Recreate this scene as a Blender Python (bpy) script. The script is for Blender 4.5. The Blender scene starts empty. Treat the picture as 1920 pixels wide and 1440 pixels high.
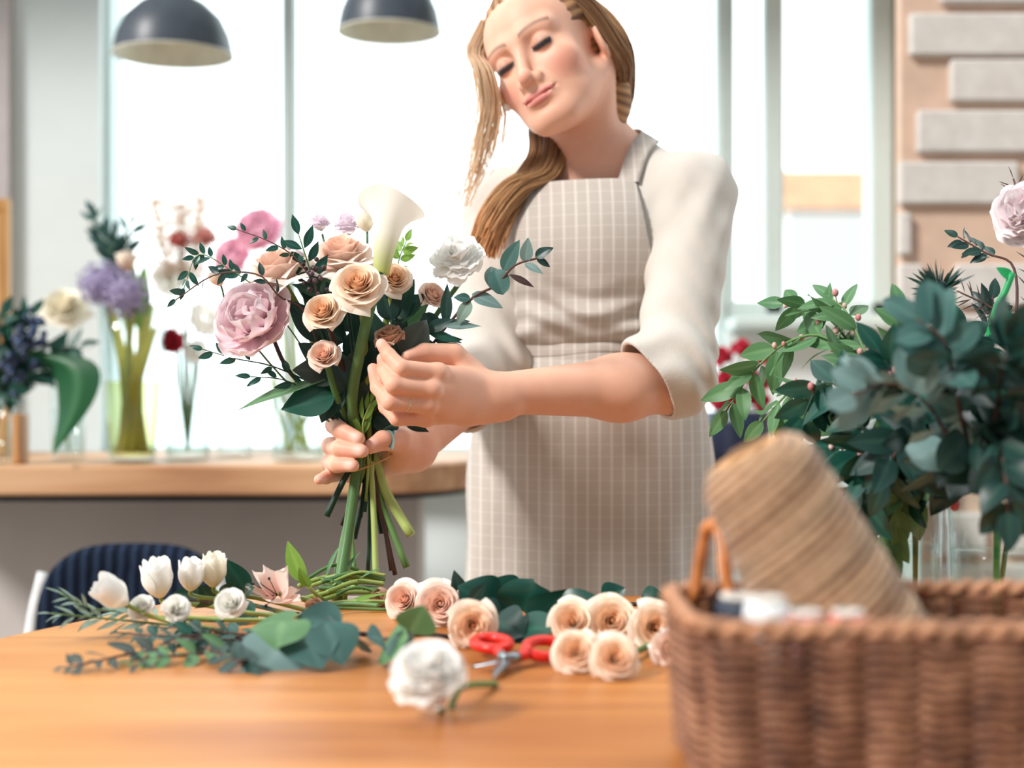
SUN_E = 3.7; SUN_D = (.60, .47, -.58); W_FRONT = .42; W_BACK = 2.8; EXPO = .10
BODY_H = .0019; CLOTH_H = .0022
import bpy, math, random
import numpy as np
from mathutils import Vector, Matrix

# ------------------------------------------------------------------ basics
SC = bpy.context.scene
COL = SC.collection
F = 1920 * 50 / 36.0           # focal length in pixels of the 1920 px wide frame
CAM_Z = 1.11
TABLE_Z = 0.85
A3 = lambda *v: np.array(v, float)

def P(px, py, D):
    """the point seen at pixel (px, py) at distance D"""
    return A3((px - 960) / F * D, D, CAM_Z - (py - 720) / F * D)

def TB(px, py, z=TABLE_Z):
    """the point of the horizontal plane z seen at pixel (px, py)"""
    return P(px, py, (CAM_Z - z) * F / (py - 720))

def nrm(v):
    v = np.asarray(v, float)
    return v / max(1e-9, np.linalg.norm(v))

def frame(d, up=(0, 0, 1)):
    """3x3 with columns x, y, z where z = d"""
    z = nrm(d)
    u = np.asarray(up, float)
    if abs(np.dot(z, nrm(u))) > .97:
        u = A3(0, 1, 0) if abs(z[1]) < .9 else A3(1, 0, 0)
    x = nrm(np.cross(u, z))
    y = np.cross(z, x)
    return np.stack([x, y, z], 1)

def rot(axis, a):
    k = nrm(axis)
    K = np.array([[0, -k[2], k[1]], [k[2], 0, -k[0]], [-k[1], k[0], 0]])
    return np.eye(3) + math.sin(a) * K + (1 - math.cos(a)) * K @ K

def bez(pts, n=16):
    """smooth curve through the points (Catmull-Rom)"""
    p = [np.asarray(q, float) for q in pts]
    if len(p) == 2:
        return np.stack([p[0] + (p[1] - p[0]) * t for t in np.linspace(0, 1, n)])
    q = [2 * p[0] - p[1]] + p + [2 * p[-1] - p[-2]]
    out = []
    m = len(p) - 1
    for k in np.linspace(0, m, n):
        i = min(int(k), m - 1)
        t = k - i
        a, b, c, d = q[i:i + 4]
        out.append(.5 * (2 * b + (c - a) * t + (2 * a - 5 * b + 4 * c - d) * t * t + (3 * b - a - 3 * c + d) * t ** 3))
    return np.stack(out)

# ------------------------------------------------------------------ materials
def lin(c):
    """sRGB 0-255 to linear"""
    r = []
    for v in c:
        v = v / 255.0
        r.append(v / 12.92 if v <= .04045 else ((v + .055) / 1.055) ** 2.4)
    return tuple(r) + (1,)

class NT:
    def __init__(s, name):
        s.m = bpy.data.materials.new(name)
        s.m.use_nodes = True
        s.t = s.m.node_tree
        s.t.nodes.clear()
        s.out = s.t.nodes.new('ShaderNodeOutputMaterial')
    def n(s, typ, ins=None, **kw):
        nd = s.t.nodes.new(typ)
        for k, v in kw.items():
            setattr(nd, k, v)
        for k, v in (ins or {}).items():
            s.put(nd.inputs[k], v)
        return nd
    def put(s, sock, v):
        if isinstance(v, bpy.types.NodeSocket):
            s.t.links.new(v, sock)
        else:
            sock.default_value = v
    def mix(s, fac, a, b, mode='MIX'):
        nd = s.t.nodes.new('ShaderNodeMix')
        nd.data_type = 'RGBA'
        nd.blend_type = mode
        s.put(nd.inputs[0], fac); s.put(nd.inputs[6], a); s.put(nd.inputs[7], b)
        return nd.outputs[2]
    def math(s, op, a, b=0.0):
        nd = s.n('ShaderNodeMath', operation=op)
        s.put(nd.inputs[0], a); s.put(nd.inputs[1], b)
        return nd.outputs[0]
    def attr(s, name='t'):
        return s.n('ShaderNodeAttribute', attribute_name=name).outputs['Fac']
    def noise(s, scale, detail=3, vec=None, rough=.5):
        nd = s.n('ShaderNodeTexNoise', {'Scale': scale, 'Detail': detail, 'Roughness': rough})
        if vec is not None:
            s.put(nd.inputs['Vector'], vec)
        return nd.outputs['Fac']
    def obj(s):
        return s.n('ShaderNodeTexCoord').outputs['Object']
    def ramp(s, fac, stops):
        nd = s.n('ShaderNodeValToRGB', {'Fac': fac})
        e = nd.color_ramp.elements
        while len(e) < len(stops):
            e.new(.5)
        for k, (p, c) in enumerate(stops):
            e[k].position = p; e[k].color = c
        return nd.outputs['Color']
    def bump(s, h, strength=.3, dist=.002):
        return s.n('ShaderNodeBump', {'Height': h, 'Strength': strength, 'Distance': dist}).outputs['Normal']
    def bsdf(s, col, rough=.6, spec=.3, normal=None, sss=0, sssr=(1, .3, .2), sscale=.004, metal=0, sheen=0, coat=0):
        b = s.n('ShaderNodeBsdfPrincipled', {'Base Color': col, 'Roughness': rough, 'Specular IOR Level': spec, 'Metallic': metal})
        if normal is not None:
            s.put(b.inputs['Normal'], normal)
        if sss:
            b.inputs['Subsurface Weight'].default_value = sss
            b.inputs['Subsurface Radius'].default_value = sssr
            b.inputs['Subsurface Scale'].default_value = sscale
        if sheen:
            b.inputs['Sheen Weight'].default_value = sheen
        if coat:
            b.inputs['Coat Weight'].default_value = coat
        return b.outputs[0]
    def done(s, sh):
        s.t.links.new(sh, s.out.inputs['Surface'])
        return s.m

def m_plain(name, c, rough=.6, spec=.3, metal=0, var=.06, scale=30, sheen=0):
    n = NT(name)
    c = lin(c)
    v = n.noise(scale, 3, n.obj())
    d = tuple(x * (1 - 2 * var) for x in c[:3]) + (1,)
    l = tuple(min(1, x * (1 + var)) for x in c[:3]) + (1,)
    return n.done(n.bsdf(n.ramp(v, [(.3, d), (.7, l)]), rough, spec, metal=metal, sheen=sheen))

def m_leafy(name, c0, c1, rough=.45, trans=.25, spec=.35, bump=0, vs=60, nz=.35):
    """petals and leaves: colour runs from c0 (t=0) to c1 (t=1), light shines through"""
    n = NT(name)
    col = n.mix(n.attr('t'), lin(c0), lin(c1))
    v = n.noise(vs, 3, n.obj())
    col = n.mix(n.math('MULTIPLY', v, nz), col, n.mix(.45, col, (0, 0, 0, 1)))
    b = n.bsdf(col, rough, spec)
    if trans > 0:
        tr = n.n('ShaderNodeBsdfTranslucent', {'Color': col}).outputs[0]
        b = n.n('ShaderNodeMixShader', {0: trans, 1: b, 2: tr}).outputs[0]
    return n.done(b)

def m_glass(name, tint=(236, 246, 244), edge=(150, 175, 172), gloss=.5, base=.04):
    n = NT(name)
    fac = n.n('ShaderNodeLayerWeight', {'Blend': .35}).outputs['Facing']
    f3 = n.math('POWER', fac, 2.0)
    col = n.mix(f3, lin(tint), lin(edge))
    tr = n.n('ShaderNodeBsdfTransparent', {'Color': col}).outputs[0]
    gl = n.n('ShaderNodeBsdfGlossy', {'Color': (1, 1, 1, 1), 'Roughness': .03}).outputs[0]
    k = n.math('ADD', n.math('MULTIPLY', f3, gloss), base)
    return n.done(n.n('ShaderNodeMixShader', {0: k, 1: tr, 2: gl}).outputs[0])

# ------------------------------------------------------------------ mesh builder
class MB:
    def __init__(s):
        s.v = []; s.f = []; s.tt = []; s.n = 0; s.mi = []; s.cur = 0
    def add(s, V, Fs, t=0.0):
        V = np.asarray(V, float).reshape(-1, 3)
        s.v.append(V)
        s.tt.append(np.broadcast_to(np.asarray(t, float).reshape(-1), (len(V),)) if np.ndim(t) else np.full(len(V), float(t)))
        for q in Fs:
            s.f.append(tuple(int(i) + s.n for i in q)); s.mi.append(s.cur)
        s.n += len(V)
    def grid(s, X, t=0.0, close_u=False, close_v=False):
        nv, nu = X.shape[:2]
        fs = []
        for j in range(nv if close_v else nv - 1):
            j2 = (j + 1) % nv
            for i in range(nu if close_u else nu - 1):
                i2 = (i + 1) % nu
                fs.append((j * nu + i, j * nu + i2, j2 * nu + i2, j2 * nu + i))
        s.add(X.reshape(-1, 3), fs, np.asarray(t).reshape(-1) if np.ndim(t) else t)
    def tube(s, pts, r, sides=8, t=None, caps=True, close=False):
        p = np.asarray(pts, float)
        n = len(p)
        r = np.broadcast_to(np.asarray(r, float), (n,))
        tan = np.gradient(p, axis=0)
        if close:
            tan = np.roll(p, -1, 0) - np.roll(p, 1, 0)
        fr = frame(tan[0])
        x = fr[:, 0]
        ang = np.linspace(0, 2 * math.pi, sides, endpoint=False)
        X = np.zeros((n, sides, 3))
        for i in range(n):
            d = nrm(tan[i])
            x = nrm(x - d * np.dot(x, d))
            y = np.cross(d, x)
            X[i] = p[i] + r[i] * (np.cos(ang)[:, None] * x + np.sin(ang)[:, None] * y)
        tv = np.repeat(np.linspace(0, 1, n) if t is None else np.broadcast_to(np.asarray(t, float), (n,)), sides)
        b = s.n
        s.grid(X, tv, close_u=True, close_v=close)
        if caps and not close:
            s.f.append(tuple(b + i for i in reversed(range(sides)))); s.mi.append(s.cur)
            s.f.append(tuple(b + (n - 1) * sides + i for i in range(sides))); s.mi.append(s.cur)
    def ball(s, c, r, M=None, nu=12, nv=8, t=0.0, fn=None):
        r = np.broadcast_to(np.asarray(r, float), (3,))
        u = np.linspace(0, 2 * math.pi, nu, endpoint=False); v = np.linspace(0.02, math.pi - .02, nv)
        d = np.stack([np.sin(v)[:, None] * np.cos(u), np.sin(v)[:, None] * np.sin(u), np.cos(v)[:, None] * np.ones(nu)], -1)
        X = d * r
        if fn is not None:
            X = X * fn(d)[..., None]
        if M is not None:
            X = X @ np.asarray(M).T
        b = s.n
        s.grid(X + np.asarray(c), t, close_u=True)
        s.f.append(tuple(b + i for i in range(nu))); s.mi.append(s.cur)
        s.f.append(tuple(b + (nv - 1) * nu + i for i in reversed(range(nu)))); s.mi.append(s.cur)
    def lathe(s, prof, c, M=None, nu=28, t=0.0, close=False):
        """prof: list of (radius, height)"""
        prof = np.asarray(prof, float)
        a = np.linspace(0, 2 * math.pi, nu, endpoint=False)
        X = np.stack([prof[:, :1] * np.cos(a), prof[:, :1] * np.sin(a), prof[:, 1:] * np.ones(nu)], -1)
        if M is not None:
            X = X @ np.asarray(M).T
        s.grid(X + np.asarray(c), t, close_u=True, close_v=close)
    def box(s, lo, hi, bev=0.0, t=0.0, M=None, c=None):
        lo = np.asarray(lo, float); hi = np.asarray(hi, float)
        b = min(bev, .45 * float((hi - lo).min()))
        if b <= 0:
            V = [(x, y, z) for z in (lo[2], hi[2]) for y in (lo[1], hi[1]) for x in (lo[0], hi[0])]
            Fs = [(0, 2, 3, 1), (4, 5, 7, 6), (0, 1, 5, 4), (2, 6, 7, 3), (0, 4, 6, 2), (1, 3, 7, 5)]
        else:
            V = []; Fs = []
            idx = {}
            for sx in (0, 1):
                for sy in (0, 1):
                    for sz in (0, 1):
                        for ax in range(3):
                            q = [lo[0] + b if not sx else hi[0] - b, lo[1] + b if not sy else hi[1] - b, lo[2] + b if not sz else hi[2] - b]
                            q[ax] = (lo, hi)[(sx, sy, sz)[ax]][ax]
                            idx[(sx, sy, sz, ax)] = len(V); V.append(q)
            for ax in range(3):
                o = [k for k in range(3) if k != ax]
                for sgn in (0, 1):
                    cs = []
                    for (a1, a2) in ((0, 0), (1, 0), (1, 1), (0, 1)):
                        k = [0, 0, 0]; k[ax] = sgn; k[o[0]] = a1; k[o[1]] = a2
                        cs.append(idx[(k[0], k[1], k[2], ax)])
                    Fs.append(cs)
                for (a1, a2) in ((0, 0), (1, 0), (1, 1), (0, 1)):
                    e = []
                    for sgn in (0, 1):
                        k = [0, 0, 0]; k[ax] = sgn; k[o[0]] = a1; k[o[1]] = a2
                        e.append((idx[(*k, o[0])], idx[(*k, o[1])]))
                    Fs.append((e[0][0], e[0][1], e[1][1], e[1][0]))
            for sx in (0, 1):
                for sy in (0, 1):
                    for sz in (0, 1):
                        Fs.append([idx[(sx, sy, sz, a)] for a in range(3)])
        V = np.asarray(V, float)
        if M is not None:
            V = V @ np.asarray(M).T
        if c is not None:
            V = V + np.asarray(c)
        s.add(V, Fs, t)
    def build(s, name, mat, parent=None, smooth=True, kind=None, recalc=False, label=None):
        V = np.concatenate(s.v) if s.v else np.zeros((0, 3))
        if parent is not None:
            V = V - np.array(parent['_o'] if '_o' in parent else parent.location)
        me = bpy.data.meshes.new(name)
        me.from_pydata(V.tolist(), [], s.f)
        at = me.attributes.new('t', 'FLOAT', 'POINT')
        at.data.foreach_set('value', np.concatenate(s.tt).astype(np.float32))
        for m in (mat if isinstance(mat, (list, tuple)) else [mat]):
            me.materials.append(m)
        if isinstance(mat, (list, tuple)):
            me.polygons.foreach_set('material_index', np.array(s.mi, np.int32))
        me.polygons.foreach_set('use_smooth', np.full(len(me.polygons), smooth))
        if recalc:
            import bmesh
            bm = bmesh.new(); bm.from_mesh(me)
            bmesh.ops.recalc_face_normals(bm, faces=bm.faces)
            bm.to_mesh(me); bm.free()
        me.update()
        o = bpy.data.objects.new(name, me)
        COL.objects.link(o)
        if parent is not None:
            o.parent = parent
        if kind:
            o['kind'] = kind
        if label:
            o['label'] = label
        return o

ORIG = {}
def thing(name, loc, label, cat, group=None):
    o = bpy.data.objects.new(name, None)
    COL.objects.link(o)
    o.location = tuple(loc)
    o.empty_display_size = .02
    o['label'] = label; o['category'] = cat
    if group:
        o['group'] = group
    return o

def tag(o, label, cat, group=None):
    o['label'] = label; o['category'] = cat
    if group:
        o['group'] = group
    return o

# sub-parts need the world origin of their (unmoved) parent mesh: parts sit at their thing's origin
def sub(mb, name, mat, part, **k):
    """link a mesh under a part (a mesh that sits at its thing's origin)"""
    o = mb.build(name, mat, None, **k)
    root = part.parent if part.parent is not None else part
    off = np.array(root.location)
    co = np.empty(len(o.data.vertices) * 3)
    o.data.vertices.foreach_get('co', co)
    co = (co.reshape(-1, 3) - off).reshape(-1)
    o.data.vertices.foreach_set('co', co)
    o.data.update()
    o.parent = part
    return o

# ------------------------------------------------------------------ implicit surfaces
def smin(a, b, k):
    if k <= 0:
        return np.minimum(a, b)
    h = np.maximum(k - np.abs(a - b), 0) / k
    return np.minimum(a, b) - h * h * k * .25
def smax(a, b, k):
    return -smin(-a, -b, k)

def s_cone(a, b, r1, r2):
    a = np.asarray(a, float); b = np.asarray(b, float)
    ba = b - a; l2 = ba @ ba; rr = r1 - r2; a2 = l2 - rr * rr; il2 = 1 / l2
    def f(p):
        pa = p - a; y = pa @ ba; z = y - l2
        q = pa * l2 - y[:, None] * ba
        x2 = (q * q).sum(1); y2 = y * y * l2; z2 = z * z * l2
        k = np.sign(rr) * rr * rr * x2
        d = (np.sqrt(x2 * a2 * il2) + y * rr) * il2 - r1
        c1 = np.sign(z) * a2 * z2 > k
        c2 = np.sign(y) * a2 * y2 < k
        d = np.where(c2, np.sqrt(x2 + y2) * il2 - r1, d)
        return np.where(c1, np.sqrt(x2 + z2) * il2 - r2, d)
    return f
def s_ell(c, r, M=None):
    c = np.asarray(c, float); r = np.asarray(r, float)
    def f(p):
        q = p - c
        if M is not None:
            q = q @ M          # world to local
        k0 = np.sqrt(((q / r) ** 2).sum(1)); k1 = np.sqrt(((q / (r * r)) ** 2).sum(1)) + 1e-9
        return k0 * (k0 - 1) / k1
    return f
def s_sph(c, r):
    c = np.asarray(c, float)
    return lambda p: np.sqrt(((p - c) ** 2).sum(1)) - r

class Shape:
    """a list of (op, prim, k): '+' smooth union, '-' smooth subtraction; prims may be Shapes"""
    def __init__(s, items=None):
        s.it = list(items or [])
    def add(s, f, k=.01):
        s.it.append(('+', f, k)); return s
    def cut(s, f, k=.005):
        s.it.append(('-', f, k)); return s
    def __call__(s, p):
        d = None
        for op, f, k in s.it:
            if d is None and op == '-':
                continue
            e = f(p)
            if d is None:
                d = e
            elif op == '+':
                d = smin(d, e, k)
            else:
                d = smax(d, -e, k)
        return d
    def cull(s, c, h):
        """only the items that matter within h of point c"""
        c1 = c[None]
        v = []
        for op, f, k in s.it:
            if isinstance(f, Shape):
                g = f.cull(c, h)
                e = g(c1)[0] if g is not None else 1e9
                v.append((op, g, k, e))
            else:
                v.append((op, f, k, f(c1)[0]))
        ds = [e for op, g, k, e in v if op == '+' and g is not None]
        if not ds:
            return None
        m = min(ds)
        if m > 3 * h + .1:
            m = m
        out = []
        for op, g, k, e in v:
            if g is None:
                continue
            if op == '+' and e - h * 1.3 > m + h * 1.3 + k:
                continue
            if op == '-' and e - h * 1.3 > k + .02:
                continue
            out.append((op, g, k))
        return Shape(out)

def surface(shape, lo, hi, h, extra=None):
    """surface nets over the zero set of shape (only blocks near the surface)"""
    lo = np.asarray(lo, float)
    B = 12
    nb = np.ceil((np.asarray(hi) - lo) / (h * B)).astype(int)
    half = h * B * .5 * math.sqrt(3)
    gi = np.stack(np.meshgrid(*[np.arange(n) for n in nb], indexing='ij'), -1).reshape(-1, 3)
    cen = lo + (gi + .5) * h * B
    dc = np.concatenate([shape(cen[i:i + 4000]) for i in range(0, len(cen), 4000)])
    keep = np.abs(dc) < half * 1.35 + .004
    N = nb * B + 2
    ids = []; pos = []; quads = []
    ar = np.arange(B + 2)
    lg = np.stack(np.meshgrid(ar, ar, ar, indexing='ij'), -1).reshape(-1, 3)
    corners = [(a, b, c) for a in (0, 1) for b in (0, 1) for c in (0, 1)]
    edges = [(i, j) for i in range(8) for j in range(i + 1, 8) if sum(abs(corners[i][k] - corners[j][k]) for k in range(3)) == 1]
    for g, c in zip(gi[keep], cen[keep]):
        sh = shape.cull(c, half * 1.2) if isinstance(shape, Shape) else shape
        if sh is None or (isinstance(sh, Shape) and not sh.it):
            continue
        base = g * B
        p = lo + (base + lg) * h
        d = sh(p).reshape(B + 2, B + 2, B + 2)
        sg = d < 0
        if sg.all() or not sg.any():
            continue
        cs = np.stack([d[a:a + B, b:b + B, c_:c_ + B] for a, b, c_ in corners])
        s8 = cs < 0
        act = s8.any(0) & ~s8.all(0)
        ii = np.argwhere(act)
        if len(ii) == 0:
            continue
        dv = cs[:, ii[:, 0], ii[:, 1], ii[:, 2]]
        acc = np.zeros((len(ii), 3)); cnt = np.zeros(len(ii))
        for i, j in edges:
            a, b = dv[i], dv[j]
            x = (a < 0) != (b < 0)
            t = np.where(x, a / np.where(x, a - b, 1), 0)
            q = np.array(corners[i]) + t[:, None] * (np.array(corners[j]) - np.array(corners[i]))
            acc += q * x[:, None]; cnt += x
        w = lo + (base + ii + acc / cnt[:, None]) * h
        gid = base + ii
        ids.append((gid[:, 0] * N[1] + gid[:, 1]) * N[2] + gid[:, 2]); pos.append(w)
        for ax in range(3):
            a1, a2 = [(1, 2), (2, 0), (0, 1)][ax]
            s0 = sg[:B, :B, :B]
            sl = [slice(0, B)] * 3; sl[ax] = slice(1, B + 1)
            s1 = sg[tuple(sl)]
            e = np.argwhere(s0 != s1)
            if len(e) == 0:
                continue
            flip = s0[e[:, 0], e[:, 1], e[:, 2]]
            ge = base + e
            u = np.zeros(3, int); u[a1] = 1
            v = np.zeros(3, int); v[a2] = 1
            qs = [ge - u - v, ge - v, ge, ge - u]
            qi = np.stack([(q[:, 0] * N[1] + q[:, 1]) * N[2] + q[:, 2] for q in qs], 1)
            qi[~flip] = qi[~flip][:, ::-1]
            quads.append(qi)
    ids = np.concatenate(ids); pos = np.concatenate(pos); quads = np.concatenate(quads)
    o = np.argsort(ids); ids = ids[o]; pos = pos[o]
    k = np.searchsorted(ids, quads); k[k >= len(ids)] = 0
    ok = (ids[k] == quads).all(1)
    return pos, k[ok]

def mesh_np(name, V, Q, mats, parent=None, attrs=None, label=None):
    if parent is not None:
        V = V - np.array(parent.location)
    me = bpy.data.meshes.new(name)
    me.vertices.add(len(V)); me.loops.add(Q.size); me.polygons.add(len(Q))
    me.vertices.foreach_set('co', V.astype(np.float32).reshape(-1))
    me.loops.foreach_set('vertex_index', Q.astype(np.int32).reshape(-1))
    me.polygons.foreach_set('loop_start', (np.arange(len(Q)) * 4).astype(np.int32))

    me.polygons.foreach_set('use_smooth', np.full(len(Q), True))
    for k, a in (attrs or {}).items():
        me.attributes.new(k, 'FLOAT', 'POINT').data.foreach_set('value', a.astype(np.float32))
    for m in mats:
        me.materials.append(m)
    me.update(calc_edges=True)
    me.validate()
    o = bpy.data.objects.new(name, me)
    COL.objects.link(o)
    if parent is not None:
        o.parent = parent
    if label:
        o['label'] = label
    return o
# ------------------------------------------------------------------ the florist
def m_skin():
    n = NT('skin')
    v = n.noise(55, 4, n.obj())
    c = n.ramp(v, [(.3, lin((232, 176, 150))), (.7, lin((236, 182, 156)))])
    c = n.mix(n.attr('blush'), c, lin((214, 120, 106)))
    c = n.mix(n.attr('lip'), c, lin((204, 120, 114)))
    c = n.mix(n.attr('nail'), c, lin((240, 196, 186)))
    c = n.mix(n.attr('lash'), c, lin((52, 44, 48)))
    return n.done(n.bsdf(c, .5, .35, n.bump(n.noise(420, 2, n.obj()), .08, .0006), sss=.12, sscale=.006))

def m_linen(name, base, line, check=True):
    n = NT(name)
    ob = n.obj()
    sx = n.n('ShaderNodeSeparateXYZ', {0: ob})
    def stripes(ax, freq, lo):
        s_ = n.math('SINE', n.math('MULTIPLY', sx.outputs[ax], freq))
        return n.n('ShaderNodeMapRange', {'Value': s_, 'From Min': lo, 'From Max': min(1.0, lo + .4)}).outputs[0]
    w = n.noise(700, 2, ob)
    c = n.mix(n.math('MULTIPLY', w, .5), lin(base), n.mix(.4, lin(base), (.25, .2, .17, 1)))
    if check:
        a = stripes('X', 2 * math.pi / .0165, .55)
        b = stripes('Z', 2 * math.pi / .0165, .80)
        c = n.mix(n.math('MULTIPLY', a, .55), c, lin(line))
        c = n.mix(n.math('MULTIPLY', b, .22), c, lin(line))
    nb = n.math('ADD', n.noise(900, 2, ob), n.math('MULTIPLY', n.noise(40, 3, ob), 2.5))
    return n.done(n.bsdf(c, .9, .1, n.bump(nb, .25, .002), sheen=.25))

person = thing('person', (0.05, 2.09, 0), 'person in checked linen apron holding the bouquet over the wooden table', 'person')

# joints
SL, EL, WL = P(1308, 352, 2.00), P(1258, 715, 1.86), P(925, 738, 1.735)
SR, ER, WR = P(938, 378, 2.12), P(915, 690, 2.03), P(778, 838, 1.80)
NB = P(1120, 300, 2.10)
BR = rot((0, 0, 1), math.radians(-22))     # the trunk is turned a little to the bouquet
HIPR = rot((0, 0, 1), math.radians(-14))

# ---- head
HR = None
def Rm(p, y, r):
    cp, sp = math.cos(p), math.sin(p); Rx = np.array([[1, 0, 0], [0, cp, -sp], [0, sp, cp]])
    c, s = math.cos(y), math.sin(y); Rz = np.array([[c, -s, 0], [s, c, 0], [0, 0, 1]])
    c, s = math.cos(r), math.sin(r); Ry = np.array([[c, 0, s], [0, 1, 0], [-s, 0, c]])
    return Ry @ Rz @ Rx
HS = 1.04
HR = Rm(-.165, -.50, -.51)
HC = P(1031, 112, 2.01)
H = lambda x, y, z: HC + HS * (HR @ A3(x, y, z))
he = lambda c, r, M=None: s_ell(H(*c), np.array(r) * HS, HR if M is None else HR @ M)
hc = lambda a, b, r1, r2: s_cone(H(*a), H(*b), r1 * HS, r2 * HS)
hs = lambda c, r: s_sph(H(*c), r * HS)

head = Shape()
head.add(he((0, .018, .032), (.071, .09, .078)))
head.add(he((0, -.030, .032), (.060, .052, .055)), .03)
head.add(he((0, -.035, -.035), (.056, .050, .060)), .03)
head.add(he((0, -.036, -.064), (.046, .044, .040)), .03)
head.add(he((0, -.068, -.093), (.021, .016, .013)), .024)
for s in (-1, 1):
    head.add(hc((s * .052, .008, -.050), (s * .018, -.064, -.092), .016, .014), .025)
    head.add(he((s * .040, -.055, -.030), (.022, .020, .020)), .02)
    head.add(hc((s * .012, -.079, .018), (s * .044, -.066, .020), .009, .008), .016)
for s in (-1, 1):
    head.cut(he((s * .031, -.090, -.002), (.019, .013, .012)), .014)
    head.add(hs((s * .031, -.0715, -.003), .0138), .004)
head.add(hc((0, -.080, .010), (0, -.101, -.038), .0062, .0085), .012)
head.add(hs((0, -.1035, -.041), .0088), .006)
for s in (-1, 1):
    head.add(hs((s * .0115, -.092, -.044), .0082), .006)
    head.cut(he((s * .0062, -.0995, -.0520), (.0042, .005, .0036)), .002)
    # fold from the wing of the nose to the mouth, crease of the closed lid
    head.cut(hc((s * .020, -.092, -.048), (s * .030, -.082, -.066), .0012, .001), .006)
head.add(he((0, -.078, -.062), (.024, .016, .020)), .012)
head.add(he((-.008, -.0880, -.0640), (.0155, .0062, .0036)), .005)
head.add(he((.008, -.0880, -.0640), (.0155, .0062, .0036)), .005)
head.add(he((0, -.0878, -.0712), (.0175, .0068, .0046)), .006)
for s in (-1, 1):
    head.cut(hc((0, -.0955, -.0676), (s * .014, -.0925, -.0672), .0013, .0012), .002)
    head.cut(hc((s * .014, -.0925, -.0672), (s * .0265, -.0815, -.0625), .0009, .0005), .004)
head.cut(he((0, -.092, -.0825), (.012, .0035, .003)), .008)
for s in (-1, 1):
    em = rot((0, 0, 1), s * .35) @ rot((1, 0, 0), -.2)
    head.add(he((s * .072, .016, -.006), (.007, .019, .031), em), .006)
    head.cut(he((s * .079, .012, -.004), (.005, .010, .018), em), .004)

# ---- neck and trunk
trunk = Shape()
trunk.add(s_cone(H(0, .030, -.055), NB + A3(0, -.005, .0), .050, .054))
trunk.add(s_cone(NB + A3(0, 0, -.02), SL + A3(-.03, 0, -.012), .045, .043), .05)
trunk.add(s_cone(NB + A3(0, 0, -.02), SR + A3(.03, 0, -.012), .045, .043), .05)
trunk.add(s_ell(P(1116, 470, 2.085), (.133, .088, .165), BR), .05)
trunk.add(s_ell(P(1055, 470, 2.02), (.060, .055, .060)), .04)
trunk.add(s_ell(P(1168, 465, 1.99), (.060, .055, .060)), .04)
trunk.add(s_ell(P(1110, 690, 2.085), (.118, .086, .17), BR), .05)
trunk.add(s_ell(P(1105, 900, 2.09), (.158, .112, .15), HIPR), .06)
# collar bones and neck cords
for q, sh in ((P(1085, 322, 2.035), SR), (P(1120, 320, 2.025), SL)):
    trunk.add(s_cone(q, sh + A3(0, -.01, .02), .007, .008), .02)
trunk.add(s_cone(H(.062, .03, -.04), P(1112, 312, 2.045), .012, .008), .025)
trunk.add(s_cone(H(-.058, .03, -.04), P(1096, 314, 2.045), .012, .008), .025)
legs = Shape()
for x in (1040, 1172):
    kn = P(x + 8, 960, 2.08); kn[2] = .50
    an = kn.copy(); an[2] = .09; an[1] += .02
    legs.add(s_cone(P(x, 985, 2.09), kn, .085, .055), .03)
    legs.add(s_cone(kn, an, .054, .036), .02)
    legs.add(s_cone(an + A3(0, .02, -.05), an + A3(0, -.13, -.06), .034, .028), .02)

# ---- arms
def arm(sh, el, wr, bulge):
    a = Shape()
    a.add(s_cone(sh, el, .047, .039))
    mid = el + (wr - el) * .3 + bulge
    a.add(s_cone(el, mid, .039, .0375), .02)
    a.add(s_cone(mid, wr, .0385, .0245), .03)
    return a
armL = arm(SL, EL, WL, A3(0, 0, -.004))
armR = arm(SR, ER, WR, A3(0, 0, -.004))

def finger(pts, r):
    g = Shape()
    for i in range(len(pts) - 1):
        g.add(s_cone(pts[i], pts[i + 1], r[i], r[i + 1]), .003)
    return g

FR = [(.0112, .0098, .0084, .0066), (.0114, .0100, .0086, .0068), (.0110, .0097, .0083, .0065), (.0098, .0086, .0075, .0060)]
FR2 = [(.0112, .0110, .0104, .0080), (.0112, .0108, .0102, .0080), (.0108, .0104, .0097, .0076), (.0096, .0088, .0080, .0062)]
# left hand: back of the hand to the camera, thumb on top, fingertips at the flowers
LK = [P(822, 700, 1.668), P(811, 731, 1.660), P(803, 760, 1.664), P(799, 783, 1.678)]
LF = [
    [LK[0], P(752, 690, 1.640), P(729, 666, 1.650), P(715, 645, 1.668)],
    [LK[1], P(738, 722, 1.634), P(722, 697, 1.652), P(717, 672, 1.672)],
    [LK[2], P(732, 754, 1.640), P(708, 727, 1.655), P(699, 691, 1.672)],
    [LK[3], P(744, 785, 1.664), P(722, 764, 1.676), P(712, 738, 1.688)],
]
LT = [P(885, 700, 1.735), P(850, 664, 1.722), P(796, 661, 1.704), P(764, 669, 1.690)]
# right hand: palm behind the stems, fingertips round the near side
RK = [P(668, 800, 1.795), P(662, 832, 1.798), P(659, 862, 1.795), P(655, 887, 1.788)]
RF = [
    [RK[0], P(627, 797, 1.762), P(637, 806, 1.712), P(672, 822, 1.694)],
    [RK[1], P(620, 836, 1.762), P(637, 841, 1.708), P(679, 846, 1.690)],
    [RK[2], P(619, 868, 1.760), P(632, 871, 1.710), P(662, 873, 1.694)],
    [RK[3], P(628, 890, 1.762), P(612, 895, 1.735), P(598, 899, 1.716)],
]
RT = [P(775, 842, 1.792), P(748, 826, 1.752), P(718, 826, 1.722), P(694, 838, 1.706)]

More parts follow.
